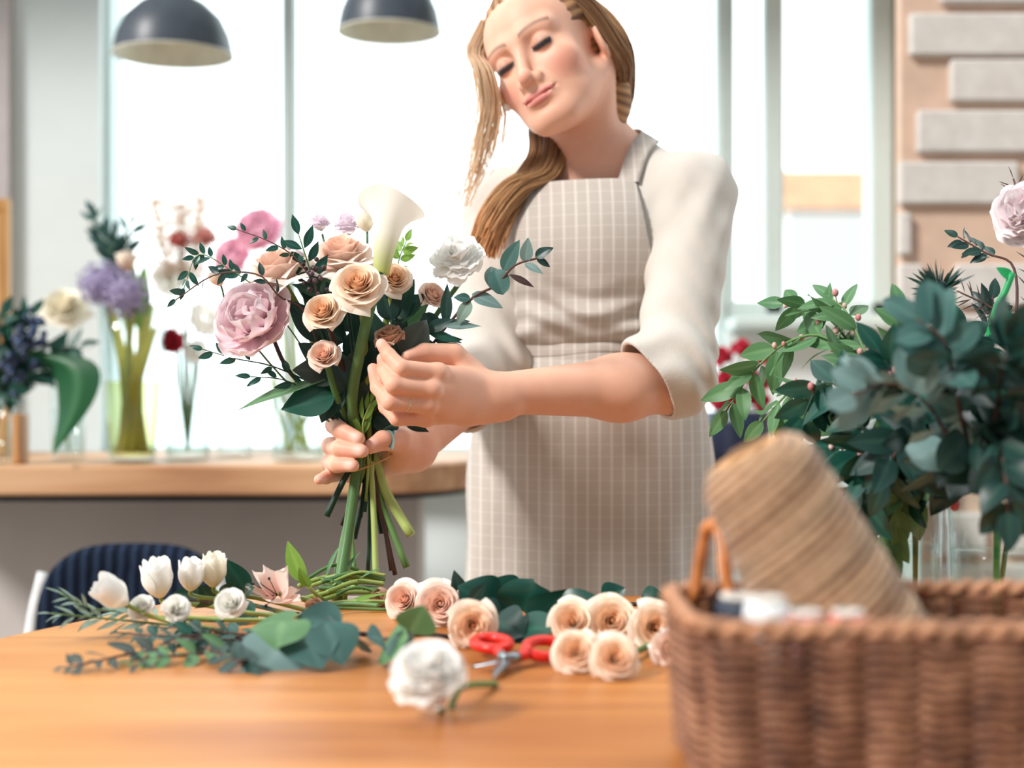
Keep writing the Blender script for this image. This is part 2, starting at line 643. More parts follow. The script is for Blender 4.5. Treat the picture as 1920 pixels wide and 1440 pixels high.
def hand(wr, K, FS, T, palm_ells, tr=(.017, .0135, .0112, .0076), FR=FR):
    g = Shape()
    for i, k in enumerate(K):
        w = wr + (K[i] - K[1]) * .35
        g.add(s_cone(w, k, .0150, .0104), .012)
    for c, r, M in palm_ells:
        g.add(s_ell(c, r, M), .014)
    g.add(s_cone(T[0], T[1], tr[0], tr[1]), .016)
    g.add(finger(T[1:], tr[1:]), .004)
    for fpts, r in zip(FS, FR):
        g.add(finger(fpts, r), .0035)
    # knuckles
    for k in K:
        g.add(s_sph(k + nrm(k - wr) * .001 + A3(0, -.002, .001), .0098), .008)
    return g
pc = (WL + LK[1] * 1.4 + LK[2]) / 3.4
handL = hand(WL, LK, LF, LT, [(pc + A3(.004, .008, 0), (.036, .015, .031), frame(LK[1] - WL, (0, -1, 0))[:, [2, 1, 0]])])
handL.add(s_cone(WL + A3(.012, .003, -.012), P(880, 768, 1.715), .021, .018), .02)
pr = (WR + RK[1] * 1.3 + RK[2]) / 3.3
handR = hand(WR, RK, RF, RT, [(pr + A3(.004, .004, -.004), (.036, .015, .032), frame(RK[1] - WR, (0, -1, 0))[:, [2, 1, 0]])], tr=(.020, .0150, .0120, .0086), FR=FR2)
handR.add(s_cone(WR, P(745, 858, 1.775), .023, .018), .02)

skin = Shape()
skin.add(trunk)
skin.add(head, .018)
skin.add(legs, .03)
skin.add(armL, .03)
skin.add(armR, .03)
skin.add(handL, .012)
skin.add(handR, .012)

HB = globals().get('BODY_H', .0019)
V, Q = surface(skin, (-.27, 1.60, .0), (.36, 2.24, 1.68), HB)
loc = (V - HC) @ HR / HS
def blob(c, r, p=2.0):
    return np.clip(1 - (((loc - np.array(c)) / np.array(r)) ** 2).sum(1), 0, 1) ** (1 / p)
lip = np.clip(.8 * np.clip(1.6 * (blob((-.009, -.091, -.0640), (.0185, .02, .0050)) + blob((.009, -.091, -.0640), (.0185, .02, .0050)) + blob((0, -.091, -.0715), (.0200, .02, .0058))), 0, 1) + .4 * np.exp(-((loc[:, 2] + .0676 - .004 * (loc[:, 0] / .024) ** 2) / .0016) ** 2) * (np.abs(loc[:, 0]) < .025), 0, 1) * (loc[:, 1] < -.07)  # lip tint, with the shade of the mouth crease painted in
blush = np.zeros(len(V))
for s in (-1, 1):
    blush += .45 * blob((s * .046, -.065, -.040), (.028, .05, .024), 1)
blush += .4 * blob((0, -.11, -.042), (.013, .02, .012), 1)
lash = np.zeros(len(V))
for s in (-1, 1):
    # upper lid margin, lid shadow and the iris showing below it
    e = loc - np.array([s * .031, -.0715, -.003])
    ex = e[:, 0] / .0150
    zz = e[:, 2] + .0040 - .0030 * ex ** 2
    lash = np.maximum(lash, (np.abs(ex) < 1) * np.clip(1.7 - np.abs(zz + .0008) / .0036, 0, 1) * (e[:, 1] < -.003))
    lash = np.maximum(lash, .35 * np.exp(-(e[:, 0] / .016) ** 2 - ((e[:, 2] - .001) / .0085) ** 2) * (e[:, 1] < .0))
    # soft brow
    bx = (loc[:, 0] * s - .031) / .021
    bz = loc[:, 2] - (.0235 - .004 * bx ** 2 + .002 * bx)
    lash = np.maximum(lash, (np.abs(bx) < 1) * np.clip(1.4 - np.abs(bz) / .0030, 0, 1) * (loc[:, 1] < -.05) * .55)
nail = np.zeros(len(V))
red = np.zeros(len(V))
for fs, back in ((LF + [LT], 1), (RF + [RT], 1)):
    for f in fs:
        tip = f[-1]; prev = f[-2]
        d = nrm(tip - prev)
        nd = nrm(f[-2] - f[-3])
        bn = nrm(nd - d * np.dot(nd, d))      # outwards (back of the finger) at a bent joint
        c = tip - d * .001 + bn * .0055
        nail = np.maximum(nail, np.clip(1.6 - np.sqrt((((V - c) @ d) / .0068) ** 2 + ((V - c - np.outer((V - c) @ d, d)) ** 2).sum(1) / .0052 ** 2), 0, 1))
        red = np.maximum(red, .5 * np.clip(1 - np.linalg.norm(V - (tip + prev) / 2, axis=1) / .018, 0, 1))
        red = np.maximum(red, .3 * np.clip(1 - np.linalg.norm(V - f[1], axis=1) / .013, 0, 1))
M_SKIN = m_skin()
body = mesh_np('body', V, Q, [M_SKIN], person, {'lip': lip, 'blush': np.clip(blush + red, 0, 1), 'lash': lash, 'nail': nail * .8})
# ---- clothes
CH = globals().get('CLOTH_H', .0024)
tors = Shape()
tors.add(s_ell(P(1116, 470, 2.085), (.136, .092, .168), BR))
tors.add(s_ell(P(1055, 470, 2.02), (.064, .056, .064)), .07)
tors.add(s_ell(P(1168, 465, 1.99), (.064, .056, .064)), .07)
tors.add(s_ell(P(1110, 690, 2.085), (.120, .090, .17), BR), .07)
tors.add(s_ell(P(1105, 900, 2.09), (.160, .114, .15), HIPR), .08)
TC = P(1106, 800, 2.09)
def sstep(a, b, x):
    t = np.clip((x - a) / (b - a), 0, 1)
    return t * t * (3 - 2 * t)
def skirt_d(p):
    q = (p - TC) @ HIPR
    z = p[:, 2]
    th = np.arctan2(q[:, 0], -q[:, 1])
    R_ = np.interp(z, [.5, .78, .92, 1.05, 1.155, 1.30], [.205, .193, .183, .169, .150, .146])
    fold = (.007 * np.sin(th * 7 + 1.0 + 5 * (1.15 - z)) + .004 * np.sin(th * 13 + 2.2)) * sstep(1.13, .75, z)
    rho = np.sqrt(q[:, 0] ** 2 + (q[:, 1] * 1.32) ** 2)
    return (rho - R_ - fold) * .84
def apron_base(p):
    z = p[:, 2]
    d = tors(p) - .017
    lo_ = sstep(1.19, 1.13, z)
    d = smin(d, skirt_d(p) + (1 - lo_) * .2, .03)
    q = (p - TC) @ BR
    x = q[:, 0]
    d = d - .012 * np.exp(-((z - 1.188 - .012 * np.sin(x * 22 + 1)) / .020) ** 2) + .006 * np.exp(-((z - 1.160 - .006 * np.sin(x * 18)) / .007) ** 2)
    d = d - .0034 * np.sin(z * 170 + 2.5 * np.sin(x * 34) + x * 25) * np.exp(-((z - 1.205) / .035) ** 2)
    d = d - .0022 * np.sin(x * 62 + 3 * np.sin(z * 9)) * sstep(1.36, 1.26, z) * sstep(1.17, 1.22, z)
    return d
def apron_d(p):
    z = p[:, 2]
    b = apron_base(p)
    d = np.maximum(b, -(b + .006))
    zl = [.5, 1.155, 1.165, 1.20, 1.31, 1.394, 1.5]
    xl = np.interp(z, zl, [-.4, -.4, -.062, -.052, -.031, .002, .04])
    xr = np.interp(z, zl, [.6, .6, .215, .205, .184, .170, .12])
    q = (p - TC) @ HIPR
    d = np.maximum(d, (xl - p[:, 0]) * .9)
    d = np.maximum(d, (p[:, 0] - xr) * .9)
    d = np.maximum(d, z - 1.394 + .05 * (p[:, 0] - .085) ** 2)
    d = np.maximum(d, q[:, 1] - np.where(z < 1.16, .055, .02))
    return np.maximum(d, .56 - z)
M_APR = m_linen('checked_linen', (188, 178, 169), (218, 211, 203))
V, Q = surface(apron_d, (-.22, 1.86, .54), (.36, 2.20, 1.41), CH)
mesh_np('apron', V, Q, [M_APR], person, label='beige linen apron with a fine white check')

yoke = Shape()
yoke.add(s_cone(NB + A3(0, 0, -.03), SL + A3(-.03, 0, -.012), .045, .043))
yoke.add(s_cone(NB + A3(0, 0, -.03), SR + A3(.03, 0, -.012), .045, .043), .05)
yoke.add(s_ell(P(1116, 470, 2.085), (.133, .088, .165), BR), .05)
yoke.add(s_ell(P(1055, 470, 2.02), (.060, .055, .060)), .05)
yoke.add(s_ell(P(1168, 465, 1.99), (.060, .055, .060)), .05)
yoke.add(s_ell(P(1110, 690, 2.085), (.122, .090, .17), BR), .05)
def sleeve(sh, el, wr, f, r, drop):
    c = el + (wr - el) * f
    g = Shape()
    g.add(s_cone(sh + A3(0, 0, -.004), el, r[0], r[1]))
    g.add(s_cone(el, c, r[1], r[2]), .03)
    g.add(s_sph(el + drop, r[1] * .86), .04)
    return g
slL = sleeve(SL, EL + A3(.0, 0, .008), WL, .30, (.055, .050, .050), A3(.0, 0, .006))
slR = sleeve(SR, ER, WR, .45, (.053, .056, .052), A3(.0, 0, -.018))
cutL = (P(1206, 703, 1.845), nrm((-.80, -.25, -.55)))
cutR = (ER + (WR - ER) * .42, nrm(WR - ER))
ncut = s_cone(P(1108, 215, 2.10), P(1112, 335, 2.005), .064, .068)
def blouse_d(p):
    s1 = slL(p); s2 = slR(p)
    z = p[:, 2]
    a = p @ A3(60, 30, 95)
    fold = .0026 * np.sin(a + 2 * np.sin(p[:, 0] * 50)) * (np.exp(-((z - 1.14) / .06) ** 2) + .35)
    fold = fold + .0022 * np.sin(p @ A3(120, 20, -60)) * np.exp(-((z - 1.36) / .05) ** 2)
    s1 = s1 - fold; s2 = s2 - fold
    t = yoke(p) - .011
    d = smin(smin(t, s1, .022), s2, .022)
    d = np.maximum(d, -(d + .0055))
    for c, n in (cutL, cutR):
        near = np.linalg.norm(p - c, axis=1) - .13
        d = np.maximum(d, np.maximum((p - c) @ n, -0.0) - np.maximum(near, 0) * 3 if False else np.where(near < 0, (p - c) @ n, -1.0))
    d = smax(d, -ncut(p), .004)
    return np.maximum(d, 1.0 - z)
def m_blouse():
    n = NT('white_linen')
    ob = n.obj()
    nb = n.math('ADD', n.noise(800, 2, ob), n.math('MULTIPLY', n.noise(30, 3, ob), 3))
    return n.done(n.bsdf(lin((208, 200, 191)), .9, .1, n.bump(nb, .25, .002), sheen=.2))
M_BLO = m_blouse()
V, Q = surface(blouse_d, (-.13, 1.74, .98), (.36, 2.26, 1.50), CH)
mesh_np('blouse', V, Q, [M_BLO], person, label='off-white blouse with loose elbow sleeves')

def project(pts, f, off, it=12):
    p = np.array(pts, float)
    for _ in range(it):
        d = f(p) - off
        g = np.stack([(f(p + e) - f(p - e)) / .002 for e in (A3(.001, 0, 0), A3(0, .001, 0), A3(0, 0, .001))], 1)
        p -= (d / (np.maximum(.2, (g * g).sum(1))))[:, None] * g
    g = np.stack([(f(p + e) - f(p - e)) / .002 for e in (A3(.001, 0, 0), A3(0, .001, 0), A3(0, 0, .001))], 1)
    return p, g / np.linalg.norm(g, axis=1)[:, None]
def ribbon_on(mb, f, pts, w, off, th, nu=6, n=26, side=None):
    c = bez(pts, n)
    c, g = project(c, f, off)
    tan = np.gradient(c, axis=0)
    sd = np.cross(tan, g); sd /= np.linalg.norm(sd, axis=1)[:, None]
    u = np.linspace(-.5, .5, nu) * w
    X = c[:, None] + sd[:, None] * u[None, :, None]
    top, gt = project(X.reshape(-1, 3), f, off + th)
    bot, _ = project(X.reshape(-1, 3), f, off)
    top = top.reshape(n, nu, 3); bot = bot.reshape(n, nu, 3)
    loop = np.concatenate([top, bot[:, ::-1]], 1)
    mb.grid(loop, .5, close_u=True)
cover = Shape([('+', yoke, 0), ('+', s_cone(H(0, .030, -.055), NB, .050, .054), .01)])
mb = MB()
ribbon_on(mb, cover, [P(1180, 352, 1.97), P(1192, 318, 1.99), P(1208, 280, 2.04), P(1205, 255, 2.10), P(1180, 262, 2.16)], .030, .014, .003)
ribbon_on(mb, cover, [P(972, 352, 1.99), P(1000, 320, 2.02), P(1030, 290, 2.08), P(1050, 285, 2.14), P(1080, 280, 2.19)], .030, .014, .003)
mb.build('apron_strap', M_APR, person, label='apron neck strap over the shoulders')
mb = MB()
th = np.linspace(-1.15, 1.15, 40)
X = []
for i, zz in enumerate((1.168, 1.164, 1.156, 1.152)):
    ring = TC + (HIPR @ np.stack([.150 * np.sin(th), -.150 / 1.32 * np.cos(th), 0 * th])).T
    ring[:, 2] = zz + .003 * np.sin(th * 5)
    r2, _ = project(ring, apron_base, (.0015, .0050, .0050, .0015)[i])
    r2[:, 2] = ring[:, 2]
    X.append(r2)
mb.grid(np.stack(X), .5)
mb.build('apron_tie', M_APR, person, label='apron waist tie')

trs = Shape()
trs.add(s_ell(P(1105, 930, 2.095), (.150, .106, .12), HIPR))
for x in (1040, 1172):
    kn = P(x + 8, 960, 2.08); kn[2] = .50
    an = kn.copy(); an[2] = .10; an[1] += .02
    trs.add(s_cone(P(x, 985, 2.09), kn, .090, .068), .03)
    trs.add(s_cone(kn, an, .067, .060), .02)
V, Q = surface(Shape([('+', trs, 0)]), (-.16, 1.9, .03), (.36, 2.28, 1.02), .008)
mesh_np('trousers', V, Q, [m_plain('navy_cotton', (52, 58, 74), .9, .1)], person)
for x in (1040, 1172):
    kn = P(x + 8, 960, 2.08)
    sh = Shape([('+', s_cone(A3(kn[0], 2.11, .045), A3(kn[0], 1.98, .034), .046, .038), 0)])
    V, Q = surface(sh, (kn[0] - .07, 1.9, -.02), (kn[0] + .07, 2.2, .12), .006)
    V[:, 2] = np.maximum(V[:, 2], 0.0)
    mesh_np('shoe', V, Q, [m_plain('white_canvas', (225, 225, 222), .8)], person)

# ---- hair
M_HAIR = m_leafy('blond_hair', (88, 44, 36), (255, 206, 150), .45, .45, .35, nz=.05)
cap = Shape()
cap.add(he((0, .020, .036), (.0795, .0985, .0865)))
cap.add(he((0, .070, -.050), (.062, .042, .070)), .03)
cap.cut(he((.004, -.098, -.040), (.062, .082, .102)), .012)
cap.cut(he((.078, -.014, -.030), (.030, .034, .048)), .01)
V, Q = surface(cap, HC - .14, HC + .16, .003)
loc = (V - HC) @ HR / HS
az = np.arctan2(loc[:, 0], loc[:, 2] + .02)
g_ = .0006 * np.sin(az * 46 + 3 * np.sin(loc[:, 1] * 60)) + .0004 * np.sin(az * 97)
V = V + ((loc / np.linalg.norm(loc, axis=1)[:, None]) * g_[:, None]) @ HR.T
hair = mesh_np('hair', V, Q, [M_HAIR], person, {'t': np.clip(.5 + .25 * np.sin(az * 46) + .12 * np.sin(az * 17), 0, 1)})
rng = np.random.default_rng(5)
M_VEIL = m_leafy('backlit_blond_hair', (240, 206, 168), (255, 240, 220), .45, .7, .3, nz=.0)  # paler copy of the hair colour, window backlight painted in
mb = MB()
def lock(pts, w0, w1, n, tt, r=.0011, flat=.45, jit=.35, wave=.004, ends=.25):
    c = bez(pts, 22)
    s = np.linspace(0, 1, 22)
    for k in range(n):
        a = rng.uniform(0, 2 * math.pi); q = math.sqrt(rng.uniform())
        off = A3(math.cos(a) * q, math.sin(a) * q * flat, 0)
        fr_ = frame(c[-1] - c[0], (0, 1, 0))
        wv = w0 + (w1 - w0) * s
        o = (fr_ @ off)[None] * wv[:, None]
        ph = rng.uniform(0, 6)
        o = o + (fr_ @ A3(1, .4, 0))[None] * (wave * np.sin(s * rng.uniform(5, 9) + ph) * s)[:, None]
        m = 22 - int(rng.uniform(0, ends) * 22)
        p = (c + o)[:m]
        rr = r * rng.uniform(.7, 1.3) * np.linspace(1, .45, m)
        mb.tube(p, rr, 4, t=np.clip(rng.normal(tt[0], .13) + (tt[1] - tt[0]) * s[:m], 0, 1), caps=False)
lock([H(-.045, -.026, .086), H(-.078, -.040, .055), P(904, 130, 1.945), P(916, 200, 1.955), P(905, 270, 1.97), P(884, 335, 1.98), P(866, 385, 1.99)], .013, .017, 100, (.86, 1.0), wave=.007, ends=.45, r=.0009)
lock([H(-.060, -.020, .080), H(-.082, -.028, .020), P(925, 170, 1.97), P(940, 215, 1.98), P(925, 280, 1.99), P(900, 330, 1.99)], .010, .010, 45, (.7, 1.0), wave=.006, ends=.5, r=.0009)
mb.build('hair_strand', M_VEIL, person, label='thin blond strands hanging beside the face, painted pale as backlit')
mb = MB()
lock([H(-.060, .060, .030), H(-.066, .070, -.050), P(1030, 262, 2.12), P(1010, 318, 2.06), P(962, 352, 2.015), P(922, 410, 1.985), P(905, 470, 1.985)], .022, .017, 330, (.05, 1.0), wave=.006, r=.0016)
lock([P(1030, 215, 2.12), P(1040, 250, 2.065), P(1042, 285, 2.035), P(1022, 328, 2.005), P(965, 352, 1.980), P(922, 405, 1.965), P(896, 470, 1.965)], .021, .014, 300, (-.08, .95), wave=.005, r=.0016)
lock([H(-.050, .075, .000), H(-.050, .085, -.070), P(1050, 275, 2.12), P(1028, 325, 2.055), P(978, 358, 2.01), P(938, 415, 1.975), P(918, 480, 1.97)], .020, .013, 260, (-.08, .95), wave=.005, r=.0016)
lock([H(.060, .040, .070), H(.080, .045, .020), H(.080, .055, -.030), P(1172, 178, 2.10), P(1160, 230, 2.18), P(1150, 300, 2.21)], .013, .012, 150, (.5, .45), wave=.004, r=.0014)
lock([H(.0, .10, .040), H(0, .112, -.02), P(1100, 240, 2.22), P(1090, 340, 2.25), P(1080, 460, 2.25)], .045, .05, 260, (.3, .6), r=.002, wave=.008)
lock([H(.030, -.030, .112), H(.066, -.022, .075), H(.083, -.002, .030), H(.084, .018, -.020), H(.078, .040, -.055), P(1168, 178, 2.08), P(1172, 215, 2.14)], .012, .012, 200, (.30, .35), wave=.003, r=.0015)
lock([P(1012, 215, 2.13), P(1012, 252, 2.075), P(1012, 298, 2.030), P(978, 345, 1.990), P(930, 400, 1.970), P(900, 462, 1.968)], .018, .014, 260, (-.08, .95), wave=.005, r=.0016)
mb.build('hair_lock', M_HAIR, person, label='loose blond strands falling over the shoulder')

# ---- earring and ring
M_GOLD = m_plain('gold', (232, 196, 150), .25, .5, metal=1, var=.02)
mb = MB()
ec = P(952, 192, 1.975)
mb.ball(ec + A3(0, 0, -.006), .0065, nu=14, nv=10)
a = np.linspace(0, 2 * math.pi, 20, endpoint=False)
mb.tube(ec + np.stack([.006 * np.cos(a), 0 * a, .006 + .007 * np.sin(a)], 1), .0009, 6, close=True)
mb.build('earring', m_plain('pearl', (245, 242, 238), .15, .6, var=.02), person, label='white drop earring')
mb = MB()
d = nrm(LF[2][1] - LF[2][0]); fr_ = frame(d)
rc = LF[2][0] + (LF[2][1] - LF[2][0]) * .58
mb.tube(rc + (fr_ @ np.stack([.0098 * np.cos(a), .0098 * np.sin(a), 0 * a])).T, .0010, 8, close=True)
mb.build('ring', M_GOLD, person, label='thin ring on the hand')
# ------------------------------------------------------------------ the shop
def struct(mb, name, mat, **k):
    return mb.build(name, mat, None, smooth=False, kind='structure', **k)

M_WALL = m_plain('white_plaster', (226, 234, 234), .9, .1, var=.015, scale=8)
M_GREYWALL = m_plain('grey_panel', (204, 197, 194), .8, .15, var=.03, scale=5)
M_FRAME = m_plain('white_window_paint', (196, 210, 208), .5, .3, var=.01)
M_PANE = m_glass('window_glass', (252, 255, 255), (225, 240, 238), .2, .02)
M_PEACH = m_plain('peach_mortar', (212, 182, 162), .95, .05, var=.04, scale=25)
def m_brick():
    n = NT('white_brick')
    ob = n.obj()
    v = n.noise(22, 5, ob)
    c = n.ramp(v, [(.3, lin((200, 195, 190))), (.7, lin((216, 212, 207)))])
    c = n.mix(n.math('MULTIPLY', n.noise(4, 2, ob), .35), c, lin((214, 198, 190)))
    return n.done(n.bsdf(c, .9, .1, n.bump(n.noise(120, 4, ob), .3, .003)))
M_BRICK = m_brick()
def m_wood(name, c0, c1, c2, ax='X', scale=1.0, rough=.4, planks=0.0, spec=.35):
    n = NT(name)
    ob = n.obj()
    mp = n.n('ShaderNodeMapping', {'Vector': ob})
    st = {'X': (1.2, 14, 14), 'Y': (14, 1.2, 14), 'Z': (14, 14, 1.2)}[ax]
    mp.inputs['Scale'].default_value = tuple(s_ * scale for s_ in st)
    g = n.noise(3.0, 6, mp.outputs[0], .6)
    w = n.n('ShaderNodeTexWave', {'Vector': mp.outputs[0], 'Scale': .6, 'Distortion': 6, 'Detail': 3}).outputs['Fac']
    f = n.math('ADD', n.math('MULTIPLY', g, .65), n.math('MULTIPLY', w, .35))
    c = n.ramp(f, [(.25, lin(c0)), (.5, lin(c1)), (.75, lin(c2))])
    if planks:
        sx = n.n('ShaderNodeSeparateXYZ', {0: ob})
        k = n.math('FLOOR', n.math('DIVIDE', sx.outputs['XYZ'.index('Y' if ax == 'X' else 'X')], planks))
        wn = n.n('ShaderNodeTexWhiteNoise', {'W': k}, noise_dimensions='1D').outputs['Value']
        c = n.mix(n.math('MULTIPLY', wn, .35), c, lin(c0))
        fr = n.math('FRACT', n.math('DIVIDE', sx.outputs['XYZ'.index('Y' if ax == 'X' else 'X')], planks))
        c = n.mix(n.math('MULTIPLY', n.math('LESS_THAN', fr, .02), .5), c, lin((110, 66, 36)))
    return n.done(n.bsdf(c, rough, spec, n.bump(f, .06, .002)))

BW = 3.80      # the window wall
zpx = lambda py, D: CAM_Z - (py - 720) / F * D
xpx = lambda px, D: (px - 960) / F * D
WL0, WR1 = xpx(188, BW), xpx(1682, BW)
WMID = xpx(1362, BW)
SILL1, SILL2 = .90, zpx(590, BW)
TOP = 2.55
mb = MB(); mb.box((-2.6, -.6, -.06), (2.4, 4.05, 0)); struct(mb, 'floor', m_wood('floor_boards', (150, 132, 116), (176, 158, 140), (194, 176, 158), 'Y', planks=.14))
mb = MB(); mb.box((-2.6, 3.2, 2.72), (2.4, 4.05, 2.80)); struct(mb, 'ceiling', M_WALL)
mb = MB()
mb.box((-2.6, BW, 0), (WL0, BW + .22, 2.72)); mb.box((WL0, BW, 0), (WMID, BW + .22, SILL1 - .04)); mb.box((WMID, BW, 0), (WR1, BW + .22, SILL2 - .04))
mb.box((WL0, BW, TOP), (WR1, BW + .22, 2.72))
struct(mb, 'wall_back', M_WALL)
mb = MB(); mb.box((-1.60, BW - .03, 0), (xpx(19, BW - .03), BW, 2.72), .004); struct(mb, 'trim_2', m_plain('grey_pink_paint', (190, 182, 182), .9, .1, var=.02), label='grey pink painted strip of wall beside the picture frame')
# brick wall on the far right: plaster ground with raised white bricks
mb = MB(); D3 = 3.30
mb.box((xpx(1690, D3), D3, 0), (2.4, D3 + .05, 2.72)); mb.box((1.04, D3 + .05, 0), (2.4, BW + .22, 2.72)); struct(mb, 'wall_right', M_PEACH)
mb = MB()
def brick(x0, x1, y0, y1):
    a = P(x0, y1, D3); b = P(x1, y0, D3)
    mb.box((a[0], D3 - .022, a[2]), (b[0], D3 + .01, b[2]), .006)
rows = [(28, [(1702, 1960)]), (114, [(1778, 2040)]), (209, [(1716, 1990)]), (305, [(1682, 1906), (1925, 2100)]), (400, [(1682, 1706)]),
        (496, [(1682, 1728), (1788, 2030)]), (590, [(1700, 1960)]), (686, [(1760, 2020)]), (780, [(1690, 1900)]), (960, [(1752, 1846), (1880, 2060)]), (868, [(1690, 1790)]), (1056, [(1700, 1930)])]
for y, xs in rows:
    for x0, x1 in xs:
        brick(x0, x1, y, y + 80)
for k, y in enumerate((28, 114, 209, 305, 400, 496, 590, 686, 780, 868, 960)):
    for j in range(3):
        if (k * 7 + j * 3) % 5 < 3:
            x = 2130 + j * 290 + (k % 2) * 110
            brick(x, x + 250, y, y + 80)
for y in (-70, -165, -260):
    brick(1700 + (y % 3) * 30, 1960, y, y + 80)
struct(mb, 'trim_1', M_BRICK, label='raised white bricks on the peach wall')

# windows: frame posts and panes
def post(mb, px0, px1, z0, d=.05):
    mb.box((xpx(px0, BW), BW + .04, z0), (xpx(px1, BW), BW + .04 + d, TOP), .006)
for nm, posts, gaps, xa, xb, sz in (('window_1', ((184, 196, .06), (523, 547, .07), (1349, 1374, .07)), ((196, 523), (547, 1349)), WL0, WMID, SILL1),
                                    ('window_2', ((1374, 1382, .04), (1438, 1476, .05), (1640, 1684, .09)), ((1382, 1438), (1476, 1640)), WMID, WR1, SILL2)):
    mb = MB()
    for a, b, d in posts:
        post(mb, a, b, sz, d)
    mb.box((xa, BW + .04, TOP - .06), (xb, BW + .10, TOP), .006)
    mb.box((xa, BW + .04, sz - .01), (xb, BW + .10, sz + .04), .006)
    wf = struct(mb, nm, M_FRAME)
    for a, b in gaps:
        m2 = MB(); m2.box((xpx(a, BW) - .005, BW + .062, sz + .02), (xpx(b, BW) + .005, BW + .066, TOP - .04))
        o = m2.build('pane', M_PANE, None, smooth=False); o.parent = wf
    m2 = MB(); m2.box((xa + .002, BW - .10, sz - .045), (xb, BW + .06, sz - .01), .008)
    o = m2.build('window_sill', M_FRAME, None, smooth=False); o.parent = wf

# a pale house with a terracotta roof across the street
hs_ = thing('house', (3.7, 15.2, 0), 'pale house with a terracotta roof seen through the narrow window pane', 'house')
M_HW = m_plain('pale_render', (252, 252, 252), .9, .1, var=.01)
mb = MB(); mb.box((xpx(1478, 15), 15, 0), (xpx(1645, 15) + .5, 16.5, zpx(392, 15)))
mb.build('wall', M_HW, hs_, smooth=False)
mb = MB()
a = zpx(392, 15); b = zpx(300, 15)
x0, x1 = xpx(1460, 15), xpx(1650, 15) + .6
V = [(x0, 14.96, a), (x1, 14.96, a), (x1, 16.6, a), (x0, 16.6, a), (x0 + .1, 15.7, b), (x1 - .1, 15.7, b)]
mb.add(V, [(0, 1, 5, 4), (2, 3, 4, 5), (0, 4, 3), (1, 2, 5), (0, 3, 2, 1)])
mb.build('roof', m_plain('terracotta', (232, 184, 150), .9, .1, var=.08, scale=4), hs_, smooth=False)

# hanging lamps
def lamp(px, py, D, r, label):
    c = P(px, py, D)
    t = thing('pendant_lamp', (c[0], c[1], c[2]), label, 'lamp', 'pendant lamps')
    prof = [(r, 0), (r * .985, .016), (r * .93, .05), (r * .80, .088), (r * .55, .122), (r * .30, .142), (r * .16, .152)]
    mb = MB(); mb.lathe([(q, z) for q, z in prof], c, nu=48)
    mb.build('lamp_shade', m_plain('dark_enamel', (70, 78, 88), .4, .4), t)
    mb = MB(); mb.lathe([(q - .003, z) for q, z in prof], c, nu=48); mb.lathe([(r, 0), (r + .001, .003), (r - .001, .0035), (r - .003, 0)], c, nu=48)
    mb.build('lamp_lining', m_plain('grey_enamel', (222, 220, 206), .7, .2), t)
    mb = MB(); mb.lathe([(.0, .14), (.026, .14), (.026, .20), (.012, .215), (.0, .215)], c, nu=20); mb.build('socket', m_plain('dark_brass', (90, 84, 74), .4, .4), t)
    mb = MB(); mb.tube([c + A3(0, 0, .21), A3(c[0], c[1], 2.72)], .004, 8); mb.build('cord', m_plain('black_cord', (40, 42, 46), .7), t)
    mb = MB(); mb.ball(c + A3(0, 0, .085), .03, nu=16, nv=10); mb.lathe([(.012, .10), (.016, .14)], c, nu=14)
    mb.build('bulb', m_plain('frosted_bulb', (225, 225, 218), .4, .4), t)
lamp(325, 105, 3.36, .141, 'dark enamel pendant lamp hanging before the window beside the bare wall')
lamp(730, 62, 3.36, .123, 'dark enamel pendant lamp hanging above the bouquet beside the florist')

# the side counter with a rounded end
CZ = .9437
M_OAK = m_wood('counter_oak', (178, 128, 92), (206, 158, 118), (220, 176, 138), 'X', .8, .5)
ct = thing('counter', (-.7, 3.2, 0), 'light wooden side counter with a rounded end carrying the vases', 'counter')
def counter_outline(z, inset=0.0):
    yf = 2.90 + inset
    xr = xpx(905, 3.15) - inset
    R_ = .34
    pts = [(-1.38 + 0, yf), (xr - R_, yf)]
    for a in np.linspace(-90, -5, 14):
        pts.append((xr - R_ + R_ * math.cos(math.radians(a)), yf + R_ + R_ * math.sin(math.radians(a))))
    pts += [(xr + .01, 3.49), (-1.38, 3.49)]
    return [(x, y, z) for x, y in pts]
def slab(mb, z0, z1, inset=0.0, bev=.006):
    o = [counter_outline(z0, inset + bev), counter_outline(z0 + bev, inset), counter_outline(z1 - bev, inset), counter_outline(z1, inset + bev)]
    n = len(o[0])
    mb.grid(np.array(o), .5, close_u=True)
    mb.f.append(tuple(mb.n - n + i for i in range(n))); mb.mi.append(0)
    mb.f.append(tuple(mb.n - 4 * n + i for i in reversed(range(n)))); mb.mi.append(0)
mb = MB(); slab(mb, CZ - .062, CZ); mb.build('worktop', M_OAK, ct, smooth=False)
mb = MB(); slab(mb, CZ - .075, CZ - .062, .02, .001); mb.build('support_plate', m_plain('black_steel', (36, 44, 54), .6), ct, smooth=False)
mb = MB(); mb.box((-1.38, 3.24, 0), (xpx(786, 3.24), 3.47, CZ - .075), .004); mb.build('base_cabinet', M_GREYWALL, ct, smooth=False, label='grey panelled base set back under the worktop')

# window bench on the other side, behind the florist
wb = thing('window_bench', (.75, 3.4, 0), 'white bench under the window carrying the red carnations', 'bench')
mb = MB(); mb.box((xpx(1320, 3.2), 3.05, .88), (xpx(1700, 3.25), 3.28, .918), .006); mb.build('seat_board', M_FRAME, wb, smooth=False)
mb = MB(); mb.box((xpx(1335, 3.2), 3.09, 0), (xpx(1690, 3.25), 3.27, .88), .004); mb.build('front_panel', M_FRAME, wb, smooth=False)

